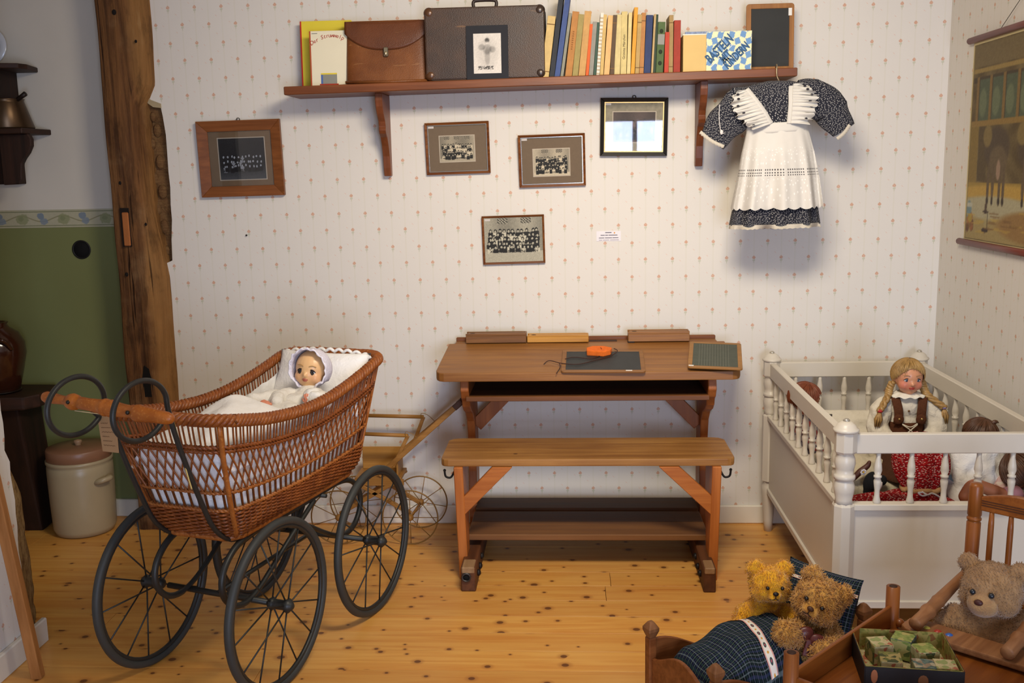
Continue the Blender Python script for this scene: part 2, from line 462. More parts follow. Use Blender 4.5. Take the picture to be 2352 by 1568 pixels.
# painted frieze of blossoms and leaves
def frieze():
    t = T('frieze_print'); x, y, z = t.sep(t.co('Position'))
    zz = (z-GZ0)/(GZ1-GZ0); P = 0.20; g = (x+10.0)/P; fx = (g.fr()-0.5)*P; fz = (zz-0.5)*(GZ1-GZ0)
    n = t.noise(t.co('Position'), 70, 3)
    def blossom(cx, cz, r):
        a = (fx-cx)/r; b = (fz-cz)/(r*0.85); return t.rng((a*a+b*b)+(n-0.5)*1.6, 1.15, 0.75)
    col = t.mix(n, hx('#a9a48a'), hx('#b8b296'))
    vine = t.rng((fz-((x*31.4).sin()*0.013)).abs(), 0.004, 0.0015)
    col = t.mix(vine*0.7, col, hx('#7d7a55'))
    col = t.mix(blossom(-0.045, -0.002, 0.030)*0.8, col, hx('#8c9068')); col = t.mix(blossom(-0.05, 0.0, 0.013)*0.5, col, hx('#77805a'))
    col = t.mix(blossom(0.045, 0.012, 0.018)*0.85, col, hx('#6f7f90')); col = t.mix(blossom(0.058, -0.012, 0.019)*0.85, col, hx('#7b8894'))
    line = t.rng((fz.abs()-0.032).abs(), 0.003, 0.001)
    col = t.mix(line*0.8, col, hx('#6c7350'))
    return t.done(col, 0.8, 0, 0.2)
o = struct('trim_1', MB().b2((-3.8, gy-0.004, GZ0), (-1.80, gy+0.06, GZ1)), frieze(), label='wallpaper frieze of blue and olive blossoms')
WHITE = plain('#e6e0d2', 0.45, var=0.02)
struct('baseboard_side_room', MB().b2((-3.8, gy-0.022, 0), (-1.8, gy, 0.085)), plain('#d8d2c2', 0.5, var=.03), 0.004)
struct('baseboard_back', MB().b2((-1.815, -0.018, 0), (XR, 0, 0.085)), WHITE, 0.004)
struct('baseboard_right', MB().b2((XR-0.018, -5.6, 0), (XR, -0.018, 0.085)), WHITE, 0.004)
# stove pipe opening
t_ = thing('stove_pipe_opening', 'round black stove pipe opening in the green wall', 'wall opening', (at_y(188, 573, gy).x, gy-0.002, at_y(188, 573, gy).z))
Mx = Matrix.Rotation(math.pi/2, 3, 'X')
part('ring', MB().lathe([(.037, 0), (.044, 0), (.044, .004), (.037, .004), (.037, 0)], 28, Mx), plain('#161412', .6), t_)
part('disc', MB().lathe([(0, .0012), (.0385, .0012), (.0385, 0.003), (0, .003)], 28, Mx), plain('#050505', .9), t_)

# ---- oak post
def post():
    t = T('old_oak'); p = t.co('Position')
    g = t.noise(t.map(p, (26, 26, 1.6)), 1.4, 6, 0.65, 0.5); b = t.noise(p, 5, 4, .6)
    col = t.mix(g.step(0.3, 0.7), hx('#4a2f1c'), hx('#7c5430'))
    col = t.mix(b.step(0.45, 0.7)*0.6, col, hx('#8a6a48'))
    x, y, z = t.sep(p)
    sap = t.rng(x+(t.noise(t.map(p, (3, 3, 2.2)), 1.5, 3)-0.5)*0.07, -1.90, -1.862)
    col = t.mix(sap*0.6, col, t.mix(g, hx('#8c6234'), hx('#a87c48')))
    blot = t.noise(t.map(p, (7, 7, 3)), 1.6, 5, .65).step(.52, .68); col = t.mix(blot*.5, col, hx('#33200f'))
    scar = t.noise(t.map(p, (12, 12, 2.2), loc=(3, 5, 1)), 1.3, 4, .6).step(.62, .72); col = t.mix(scar*.45, col, hx('#a88456'))
    crack = t.noise(t.map(p, (34, 34, 1.1)), 1.0, 3, .5, .8).step(.66, .72)
    col = t.mix(crack*0.75, col, hx('#24140a'))
    t.bump(g*0.7+t.noise(p, 30, 5)*0.3-crack*0.6, 0.75, 0.02)
    return t.done(col, 0.8, 0, 0.2)
OAK = post()
from mathutils import noise as NZ
def post_pt(u, v):
    z = 2.75*(1-v)
    prof = [(-2.028, .14), (-2.032, -.06), (-2.02, -.098), (-1.985, -.103), (-1.94, -.104), (-1.895, -.102), (-1.868, -.085), (-1.845, -.055), (-1.828, -.02), (-1.822, .02), (-1.82, .14)]
    k = u*(len(prof)-1); i = min(int(k), len(prof)-2); f = k-i
    x = prof[i][0]*(1-f)+prof[i+1][0]*f; y = prof[i][1]*(1-f)+prof[i+1][1]*f
    if i >= 4 and i < 9:
        w_ = NZ.noise(Vector((0, 3.3, z*1.7)))*0.022; x += w_*(1 if i < 8 else .3); y -= w_*0.4
    n = NZ.noise(Vector((x*14, y*14, z*2.2)))*0.010+NZ.noise(Vector((x*50, y*50, z*6)))*0.004
    if u > .5: k_ = max(0.0, min(1, (z-1.17)/.30))*max(0.0, min(1, (2.02-z)/.10)); x -= .046*k_*min(1, (u-.5)*4)
    if u < .3: x += NZ.noise(Vector((1, 1, z*3)))*0.008
    return (x+n*.5, y-n, z)
pw_ = struct('oak_post', MB().grid(post_pt, 56, 150), OAK, label='old rough oak timber post')
p = at_y(290, 522, -0.105)
part('mortise', MB().b2((p.x-.020, -.112, p.z-.085), (p.x+.020, -.096, p.z+.085)), plain('#170d07', .95), pw_)
part('oak_peg', MB().b2((p.x-.012, -.118, p.z-.082), (p.x+.018, -.098, p.z+.066)), plain('#a06030', .8, bump=.4), pw_, 0.004)
p = at_y(343, 875, -0.09)
part('dark_slot', MB().prism([(-.022, -.07), (.018, -.07), (.022, .0), (.008, .06), (-.012, .075), (-.024, .02)], lambda x, z, d: (p.x+x, -.107+d, p.z+z), .02), plain('#0a0705', .95), pw_)
for (u, v, r) in ((262, 28, .010), (276, 420, .007), (291, 630, .008), (335, 515, .006), (312, 95, .006)):
    q = at_y(u, v, -0.105); part('nail_hole', MB().ball(q, (r, .004, r*1.2), 8), plain('#120a06', .9), pw_)

# ---- torn partition on the left, its wallpaper and clay edge
Xp = -1.89
def edge_y(z): return -1.305-0.004*math.sin(z*21)-0.003*math.sin(z*53)+(-.02 if z > .7 else 0)
pts = [(-5.6, 0.0)] + [(edge_y(z), z) for z in np.linspace(0.0, 2.7, 60)] + [(-5.6, 2.7)]
wp_ = struct('wall_partition', MB().prism(pts, lambda y, z, d: (Xp-d, y, z), 0.016), WP_Y, label='wallpapered partition with a torn clay edge')
def straw_mat():
    t = T('straw_clay'); p = t.co('Position'); n = t.noise(t.map(p, (40, 40, 14)), 1.5, 5, .65)
    t.bump(t.noise(p, 60, 6, .7), .8, .02); return t.done(t.mix(n.step(.3, .7), hx('#6e5030'), hx('#a88a5a')), .95, 0, .1)
def clay_edge(u, v):
    z = v*2.6; b = lerp_tab([(0, .08), (.12, .088), (.35, .082), (.55, .062), (.64, .03), (.70, -.03), (3, -.04)], z); e = edge_y(z)
    P = [(-.002, e-.03), (-.003, e+b*.55), (-.010, e+b*.9), (-.030, e+b), (-.100, e+b*.95)]
    k = u*4; i = min(int(k), 3); f = k-i; n = NZ.noise(Vector((u*5, 0, z*22)))*.010+NZ.noise(Vector((u*14, 3, z*60)))*.005
    return (Xp+P[i][0]*(1-f)+P[i+1][0]*f-abs(n)*.5, P[i][1]*(1-f)+P[i+1][1]*f+n*(u > .2), z)
part('clay_edge', MB().grid(clay_edge, 16, 140), straw_mat(), wp_)
part('clay_core', MB().b2((Xp-.12, -5.6, 0), (Xp-.016, -1.34, 2.7)), CLAY, wp_)
bp = MB().b2((Xp, -5.6, 0), (Xp+0.02, -1.215, 0.088)); struct('baseboard_left', bp, plain('#d8d2c6', .5, var=.03), .004)
# ================================================================== SHELF AND WHAT STANDS ON IT
SHW = wood('#6b3a1c', '#8a4f28', 'x', 1.0, 0.4, c3='#5a2e16')
SHZ = wood('#6b3a1c', '#84492a', 'z', 1.0, 0.4, c3='#562c15')
SL = 0.0112
def sz(x): return 1.9895+SL*(x+0.13)
SH = thing('wall_shelf', 'long brown wooden wall shelf on two scrolled brackets', 'shelf', (-0.13, -0.12, 1.95), world=True)
b = MB(); xa, xb = -1.180, 0.917
b.add([(x, y, sz(x)+dz) for x in (xa, xb) for y in (-.25, 0) for dz in (-.034, 0)], [(0, 1, 3, 2), (4, 6, 7, 5), (0, 4, 5, 1), (2, 3, 7, 6), (0, 2, 6, 4), (1, 5, 7, 3)])
part('shelf_board', b, SHW, SH, 0.003)
BR = [(0, 0), (-.185, 0), (-.185, -.03), (-.178, -.055), (-.16, -.085), (-.13, -.115), (-.122, -.135), (-.128, -.150), (-.118, -.165), (-.095, -.18), (-.07, -.215), (-.052, -.26), (-.045, -.31), (-.036, -.345), (0, -.345)]
for u in (868, 1617):
    q = at_y(u, 215, -0.185); z0 = sz(q.x)-.034
    part('bracket', MB().prism(BR, lambda y, z, d: (q.x-.014+d, y, z0+z), 0.03), SHZ, SH, 0.002)

# ---- picture books on the left end
def slab_book(name, label, x0, x1, y, h, th, cover, spine, lean=0.06):
    z = sz((x0+x1)/2); t = thing(name, label, 'book', (x0, y, z), M=Matrix.Translation((x0, y, z)) @ Matrix.Rotation(-lean, 4, 'X'))
    w_ = x1-x0
    part('cover', MB().b2((0, 0, 0), (w_, .003, h)).b2((0, th-.003, 0), (w_, th, h)), cover, t, .0008)
    part('spine', MB().b2((-.003, -.0005, 0), (.004, th+.0005, h)), spine, t, .001)
    part('pages', MB().b2((.004, .003, .003), (w_-.004, th-.003, h-.003)), plain('#d8ceb4', .9), t)
    return t
q0, q1 = at_y(697, 190, -.06), at_y(806, 46, -.06)
t = slab_book('picture_book', 'tall yellow picture book with a red spine behind the cream one', q0.x, q1.x, -.075, q1.z-sz(q0.x), .016, plain('#e3cf3e', .4, var=.02), plain('#c0281c', .4))
q0, q1 = at_y(716, 190, -.16), at_y(800, 62, -.16); bw, bh = q1.x-q0.x+.03, q1.z-sz(q0.x)-.012
t = slab_book('picture_book', 'cream picture book with red curved lettering beside the leather satchel', q0.x, q1.x+.03, -.165, bh, .014, plain('#e8e0c4', .4, var=.015), plain('#b0502c', .5))
RED = plain('#a8321c', .6); GREY = plain('#8a8a80', .6); BLUE = plain('#4a68a8', .6); YEL = plain('#e0c83a', .6)
for i, ch in enumerate('Der Struwwelp'):
    f = i/12.0; x = .012+f*.125; z = bh-.055+.028*math.sin(f*math.pi*.8); a = .75-1.05*f
    if ch != ' ': text('lettering', ch, .024, RED, t, Matrix.Translation((x, -.0008, z)) @ Matrix.Rotation(-a*.9, 4, 'Y') @ TXT, align='CENTER', shear=.2)
part('printed_block', MB().b2((.042, -.0008, .012), (.110, 0, .050)), GREY, t)
part('printed_stripe', MB().b2((.042, -.001, .012), (.050, 0, .050)), BLUE, t)
part('printed_stripe', MB().b2((.042, -.001, .050), (.110, 0, .056)), YEL, t)
part('printed_stripe', MB().b2((.036, -.001, .007), (.116, 0, .012)), RED, t)
part('printed_word', MB().b2((.008, -.0008, bh-.012), (.032, 0, bh-.009)), GREY, t)

# ---- leather satchel
def leather(c1, c2, name):
    t = T(name); p = t.co('Object'); n = t.noise(p, 9, 5, .6); v = t.vor(p, 260)
    t.bump(v, .25, .002); sc_ = t.noise(t.map(p, (4, 60, 30), (0, .6, 0)), 2, 3).step(.68, .74)
    return t.done(t.mix(sc_*.25, t.mix(n.step(.3, .7), hx(c1), hx(c2)), hx('#b08050')), n*.2+.35, 0, .4)
LEA = leather('#6a3a18', '#7f4a20', 'tan_leather'); LEA2 = leather('#5a3018', '#69391c', 'flap_leather'); DARKL = leather('#33231a', '#463022', 'suitcase_hide')
q0, q1 = at_y(790, 182, -.21), at_y(976, 44, -.16); x0, x1 = q0.x, q1.x+.012; z0 = sz(x0)+.002; h = q1.z-z0
SA = thing('leather_satchel', 'tan leather satchel with a rounded flap and metal clasp', 'bag', ((x0+x1)/2, -.13, z0))
W2 = (x1-x0)/2
def sat(u, v):
    a = u*2*math.pi; e = .22; c, s_ = math.cos(a), math.sin(a)
    w_ = W2*(1.0-.035*v); d = .05*(1-.62*v)+.006
    return (math.copysign(abs(c)**e, c)*w_, math.copysign(abs(s_)**.55, s_)*d+.0-.012*(1-v), h*v)
b = MB().grid(sat, 64, 16, True); n = 64; b.f.append(tuple(range(n))[::-1]); b.sm.append(False); b.f.append(tuple(16*64+i for i in range(n))); b.sm.append(False)
b.uv = {}
part('bag_body', b, LEA, SA)
def flap(u, v):
    x = (u*2-1)*(W2*.985); k = 1-abs(u*2-1)**2.6; dep = (.055+.068*k)/h; zz = 1.012-v*dep
    yb = -(.05*(1-.62*min(zz, 1))+.006)-.012*(1-zz)-.006-.004*math.sin(v*3)
    if v == 0: yb = .0
    return (x, yb*(1 if v > .02 else .4), h*zz)
part('flap', MB().grid(flap, 30, 12), LEA2, SA, solid=.004)
cz = h*(1-.123/h)
cl = part('clasp', MB().b2((-.010, -.062, cz-.026), (.010, -.050, cz+.012)), plain('#8f8670', .35, .8), SA, .003)
part('clasp_button', MB().ball((0, -.064, cz-.014), (.006, .004, .009), 10), plain('#c8bc98', .25, .9), cl)
part('bottom_edge', MB().tube([(-W2*.98, -.068, .010), (0, -.070, .008), (W2*.98, -.068, .010)], .006, 8), LEA, SA)

# ---- suitcase
q0, q1 = at_y(978, 174, -.22), at_y(1250, 10, -.22); x0, x1 = q0.x, q1.x; z0 = sz((x0+x1)/2)+.003; h = q1.z-z0
SU = thing('suitcase', 'dark brown old suitcase standing on edge with rounded metal corners', 'suitcase', ((x0+x1)/2, -.13, z0))
W2 = (x1-x0)/2; R = .03
def rrect(w2, hh, r, n=6):
    P = []
    for cx, cz, a0 in ((w2-r, hh-r, 0), (-w2+r, hh-r, 90), (-w2+r, r, 180), (w2-r, r, 270)):
        for k in range(n+1): a = math.radians(a0+90*k/n); P.append((cx+r*math.cos(a), cz+r*math.sin(a)))
    return P
part('case_shell', MB().prism(rrect(W2, h, R), lambda x, z, d: (x, -.09+d, z), .17), DARKL, SU, .008, seg=3)
part('lid_seam', MB().tube([(x, -.01, z) for x, z in rrect(W2+.001, h+.001, R)], .004, 6, True), plain('#1d1613', .5), SU)
part('edge_piping', MB().tube([(x, -.084, z) for x, z in rrect(W2-.006, h-.006, R)], .004, 6, True), plain('#42332a', .4), SU)
for sx in (-1, 1):
    for sz_, top in ((h, 1), (0, 0)):
        c = (sx*(W2-.020), -.078, (h-.020) if top else .020)
        part('corner_cap', MB().ball(c, (.023, .016, .023), 14), plain('#5a3a22' if sx < 0 else '#3a2c24', .3, .2, .6), SU)
part('handle', MB().tube(spline([(-.045, -.03, h+.002), (-.048, -.03, h+.022), (-.035, -.03, h+.032), (.035, -.03, h+.032), (.048, -.03, h+.022), (.045, -.03, h+.002)], 4), .007, 8), plain('#2a1c16', .4), SU)
for sx in (-1, 1): part('handle_ring', MB().tube([(sx*.046, -.03, h-.002), (sx*.048, -.03, h+.02)], .003, 6), plain('#a09a88', .3, .9), SU)

# ---- small matted photograph leaning on the suitcase
q0, q1 = at_y(1072, 172, -.245), at_y(1166, 56, -.235); z0 = sz(q0.x)+.001
PM = thing('matted_photograph', 'small pale photograph in a black mount leaning against the suitcase', 'photograph', (0, 0, 0), M=Matrix.Translation((q0.x, -.236, z0)) @ Matrix.Rotation(-.04, 4, 'X'))
pw, ph = q1.x-q0.x, q1.z-z0
part('mount', MB().b2((0, 0, 0), (pw, .004, ph)), plain('#23242a', .8), PM)
def kid(U, W):
    base = 0.86+0*U
    def el(cx, cy, rx, ry): return np.clip(1.6-1.2*(((U-cx)/rx)**2+((W-cy)/ry)**2), 0, 1)
    g = base-.50*el(.5, .83, .085, .06)+.18*el(.5, .79, .05, .035)-.16*el(.5, .60, .16, .13)-.13*el(.5, .42, .10, .22)-.16*el(.30, .66, .12, .08)-.16*el(.68, .60, .12, .08)-.05*el(.5, .5, .4, .4)
    rng = np.random.RandomState(3); n = rng.rand(*U.shape)
    g = g-.5*((W < .19) & (W > .10) & (np.abs(U-.45) < .28))*(n > .35)-.06*n
    return g, g*.97, g*.93
o = part('print', paint(pw*.66, ph*.74, 34, 46, kid), vcol('photo'), PM); o.location = (pw*.17, -.0012, ph*.11)

# ---- the row of books: (bottom l, bottom r, top l, top r, top y) measured in the photograph, spine colour
BK = [('cream worn', 80, 150, 145, 215, 125, '#c9ad72', .14), ('tall charcoal', 152, 196, 236, 290, -70, '#2b2e34', .16), ('tall slate blue', 196, 243, 292, 345, -62, '#3f5284', .17),
      ('thin grey', 245, 272, 322, 350, 105, '#8a8878', .13), ('tan lettered', 285, 345, 352, 415, 88, '#b07a40', .14), ('olive', 346, 396, 408, 450, 115, '#9a8a52', .13),
      ('thick tan', 398, 458, 452, 520, 85, '#c0955a', .17), ('thin orange', 459, 485, 500, 522, 200, '#dd5f28', .12), ('grey', 486, 524, 526, 558, 180, '#8d8a80', .12),
      ('dark green thin', 526, 547, 559, 580, 185, '#3d5648', .12), ('white striped', 549, 578, 590, 615, 105, '#d8d4c8', .13), ('pale straw', 580, 610, 616, 641, 120, '#c8a968', .13),
      ('apricot', 613, 662, 652, 700, 125, '#d9ad72', .13), ('dark brown', 664, 700, 702, 722, 125, '#5a4632', .14), ('sand', 701, 752, 724, 765, 120, '#cdbb84', .13),
      ('cream with black vertical lettering', 754, 806, 767, 816, 95, '#cbb87c', .13), ('ivory', 807, 838, 820, 858, 105, '#d2bf86', .12), ('tall ochre yellow', 840, 874, 874, 906, 58, '#d69a34', .16),
      ('worn tan', 876, 912, 906, 936, 120, '#b3945c', .12), ('rust brown', 913, 950, 937, 971, 105, '#b07a44', .12), ('navy blue', 951, 1010, 974, 1035, 122, '#2c3a62', .13),
      ('thin buff', 1011, 1029, 1040, 1057, 118, '#b59a6a', .13), ('bottle green', 1030, 1050, 1058, 1076, 120, '#2f4030', .14), ('moss green with a paper spine label', 1052, 1116, 1074, 1140, 180, '#4c6136', .12),
      ('small coral red', 1122, 1160, 1136, 1166, 270, '#b8402c', .11), ('upright brown', 1161, 1199, 1166, 1205, 125, '#a08454', .13), ('brick red', 1201, 1260, 1208, 1267, 170, '#9c3626', .13)]
PAGES = plain('#cdbd92', .9, var=.1, sc=60)
for i, (nm, bl, br, tl, tr, ty, c, dep) in enumerate(BK):
    yf = -.215; k = 1/3.675
    p0, p1 = at_y(1220+bl*k, 160, yf), at_y(1220+br*k, 160, yf); z0 = sz(p0.x)+.001
    pt = at_y(1220+(tl+tr)/2*k, ty*k, yf); w_ = max(.0055, (p1.x-p0.x)*.985); mx = (p0.x+p1.x)/2
    lean = math.atan2(pt.x-mx, pt.z-z0)*.96; w_ *= math.cos(lean)*.97; hh = (pt.z-z0)/math.cos(lean)-w_*.5*abs(math.sin(lean))
    t = thing('book', nm+' book in the row beside the suitcase', 'book', group='old books in the row on the wall shelf', M=Matrix.Translation((p0.x, yf+.004*math.sin(i*2.3), z0)) @ Matrix.Rotation(lean, 4, 'Y') @ Matrix.Translation((0, 0, max(0.0, math.sin(lean))*.0)))
    c3 = .0022 if w_ > .012 else .0012
    cov = plain(c, .7, var=.12, sc=45, bump=.2)
    part('cover', MB().b2((0, 0, 0), (w_, .003, hh)).b2((0, .0025, 0), (c3, dep, hh)).b2((w_-c3, .0025, 0), (w_, dep, hh)), cov, t, .0008)
    part('pages', MB().b2((c3, .003, .003), (w_-c3, dep-.004, hh-.004)), PAGES, t)
    if 'lettering' in nm:
        text('lettering', 'Grimms Märchen', w_*.58, plain('#3a2a1a', .8), t, Matrix.Translation((w_*.68, -.0006, hh*.24)) @ Matrix.Rotation(-math.pi/2, 4, 'Y') @ TXT, shear=.15)
    if 'lettered' in nm:                                   # worn, illegible title
        for j in range(9): part('worn_letter', MB().b2((w_*.38, -.0006, hh*(.42+.033*j)), (w_*.62, 0, hh*(.42+.033*j+.018))), plain('#8a5a2c', .8), t)
    if 'label' in nm:
        part('spine_label', MB().b2((.001, -.0008, hh*.56), (w_-.001, .0, hh*.76)), plain('#8f8f88', .8), t)
        for zz in (.2, .42, .82): part('spine_mark', MB().ball((w_/2, -.0005, hh*zz), (w_*.25, .0008, hh*.045), 8), plain('#26301e', .8), t)
    if 'striped' in nm:
        for j in range(16): part('spine_stripe', MB().b2((.0005, -.0006, hh*(j+.3)/17), (w_-.0005, 0, hh*(j+.75)/17)), plain('#b9a98c', .8), t)
    if 'brown' in nm or 'worn' in nm:
        for zz in (.86, .10): part('spine_band', MB().b2((0, -.0008, hh*zz), (w_, 0, hh*(zz+.015))), plain('#7a5c36', .8), t)

# ---- craft box with chequered print
q0, q1 = at_y(1568, 154, -.215), at_y(1727, 70, -.215); xm = at_y(1622, 150, -.215).x; z0 = sz(q0.x)+.001; h = q1.z-z0
CB = thing('craft_box', 'cardboard craft box with a blue and cream chequered side', 'box', (q0.x, -.215, z0))
wl_, wr_ = xm-q0.x, q1.x-xm
part('box_side', MB().b2((0, .004, 0), (wl_, .007, h*.93)).b2((0, .004, 0), (.003, .16, h*.93)).b2((0, .157, 0), (wl_+wr_, .16, h)), plain('#d8b878', .8, var=.03), CB, .0008)
def chk(U, W):
    nx, ny = 8, 6; rng = np.random.RandomState(1)
    a = U*nx+.12*np.sin(W*17); b_ = W*ny+.12*np.sin(U*23)
    m = ((np.floor(a)+np.floor(b_)) % 2) > .5
    n = rng.rand(*U.shape)*.04
    return np.where(m, .40, .90)+n, np.where(m, .56, .87)+n, np.where(m, .74, .70)+n
cp = part('chequered_print', paint(wr_, h, 80, 60, chk), vcol('print'), CB); cp.location = (wl_, -.0012, 0)
part('print_board', MB().b2((wl_, 0, 0), (wl_+wr_, .003, h)), plain('#e0d8b8', .8), CB)
part('box_end', MB().b2((wl_+wr_-.003, .003, 0), (wl_+wr_, .157, h)), plain('#7d9ac0', .8), CB)
part('rim_paper', MB().b2((0, .003, h*.93), (wl_, .008, h*.955)), plain('#e8e4d4', .8), CB)
part('inner_sheet', MB().b2((.02, .10, h*.3), (wl_+wr_*.62, .106, h*1.09)), plain('#8fa0c4', .7, var=.35, sc=90), CB)
TB = plain('#1f4f78', .6)
for i, (wd, x, z, s_) in enumerate((('BASTELN', .016, .030, .052), ('MIT', .068, .030, .046), ('KINDERN', .084, .006, .046))):
    text('lettering', wd, s_, TB, CB, Matrix.Translation((wl_+x*wr_/.175, -.0022, z)) @ Matrix.Rotation(-.78, 4, 'Y') @ TXT, shear=.1, sx=.62, bold=.0018)
for i, (x, z) in enumerate(((.018, .012), (.062, .012), (.088, .0))):
    d = Vector((.70, 0, .70)); L = .125 if i != 1 else .06
    p = Vector((wl_+x, -.002, z+.004)); L = min(L, (wl_+wr_-p.x)/.71)
    part('white_rule', MB().bar(p, p+d*L, .0004, .0022, (-.7, 0, .7)), plain('#f0ece0', .7), CB)

# ---- writing slate at the right end
def slate(name, label, w_, h_, M, face, frm, fw=.018, th=.008, sticker=None, lines=None):
    t = thing(name, label, 'slate', M=M)
    part('slate_panel', MB().b2((fw*.6, .001, fw*.6), (w_-fw*.6, th-.001, h_-fw*.6)), face, t)
    r = .012
    P = rrect(w_/2, h_, r, 5); Q = rrect(w_/2-fw, h_-2*fw, .002, 5)
    b_ = MB(); n_ = len(P)
    vs = [(x+w_/2, yy, z) for yy in (-.001, th) for x, z in P] + [(x+w_/2, yy, z+fw) for yy in (-.001, th) for x, z in Q]
    fs = []
    for i in range(n_):
        j = (i+1) % n_
        fs += [(i, j, 2*n_+j, 2*n_+i), (n_+j, n_+i, 3*n_+i, 3*n_+j), (i, n_+i, n_+j, j), (2*n_+i, 2*n_+j, 3*n_+j, 3*n_+i)]
    b_.add(vs, fs); part('frame', b_, frm, t, .0015)
    if sticker: part('paper_sticker', MB().b2((sticker[0], -.0018, sticker[1]), (sticker[0]+sticker[2], -.001, sticker[1]+sticker[3])), plain('#e8e6e0', .8), t)
    if lines:
        for k in range(lines): x = w_*.2+k*(w_*.6/lines); part('ruled_line', MB().b2((x, .0002, fw*1.4), (x+.0008, .0009, h_-fw*1.4)), plain('#8c8c80', .9), t)
    return t
SLF = plain('#2b2c2b', .7, var=.12, sc=12); SLW = wood('#8a5a2c', '#a8743c', 'z', 1.2, .5)
q0, q1 = at_y(1712, 154, -.10), at_y(1825, 6, -.10); z0 = sz(q0.x)+.001
slate('writing_slate', 'upright writing slate with a wooden frame at the right shelf end', q1.x-q0.x, q1.z-z0, Matrix.Translation((q0.x, -.115, z0)) @ Matrix.Rotation(-.06, 4, 'X'), SLF, SLW, .020, sticker=((q1.x-q0.x)-.024, (q1.z-z0)-.05, .014, .030))
# ================================================================== FRAMED PHOTOGRAPHS, CARD, SCROLL, DRESS
def group_photo(seed, tone, y0=.12, rows=4, top=.62, light=1.0, win=True, dark=False):
    def fn(U, W):
        rng = np.random.RandomState(seed); n = rng.rand(*U.shape)
        g = .52*light+.10*n+.06*np.sin(U*9+seed)
        if dark: g = .12+.06*n+.22*np.clip((.35-W)*2.2, 0, 1)+0.10*np.clip(W-.8, 0, 1)
        if win and not dark:
            for cx in (.2, .5, .8) if seed % 2 else (.32, .72):
                m = (np.abs(U-cx) < .085) & (W > .86); g = np.where(m, .25+.5*(((U*60).astype(int)+(W*50).astype(int)) % 3 == 0), g)
        g = np.where(W < y0, .62*light+.1*n, g) if not dark else g
        h = (top-y0)/rows
        for r in range(rows-1, -1, -1):
            k = 11+(r % 2); zc = y0+h*(r+.9)
            for i in range(k):
                cx = .06+.88*(i+.5+.15*rng.randn())/k; zz = zc+h*.12*rng.randn(); dk = rng.rand()
                cl = (.10 if dk < .76 else .74)*(1 if not dark else .75)
                body = (np.abs(U-cx) < .042) & (W < zz-.02) & (W > zz-h*1.25)
                g = np.where(body, cl+.10*n, g)
                hd = ((U-cx)/.021)**2+((W-zz-.012)/.036)**2
                g = np.where(hd < 1.6, .10, g); g = np.where((((U-cx)/.016)**2+((W-zz)/.028)**2) < 1, .70, g)
        g = np.where((W < y0+h*.3) & (W > y0-.03) & (np.abs(U-.5) < .42) & (n > .45), .12, g)
        return g*tone[0], g*tone[1], g*tone[2]
    return fn
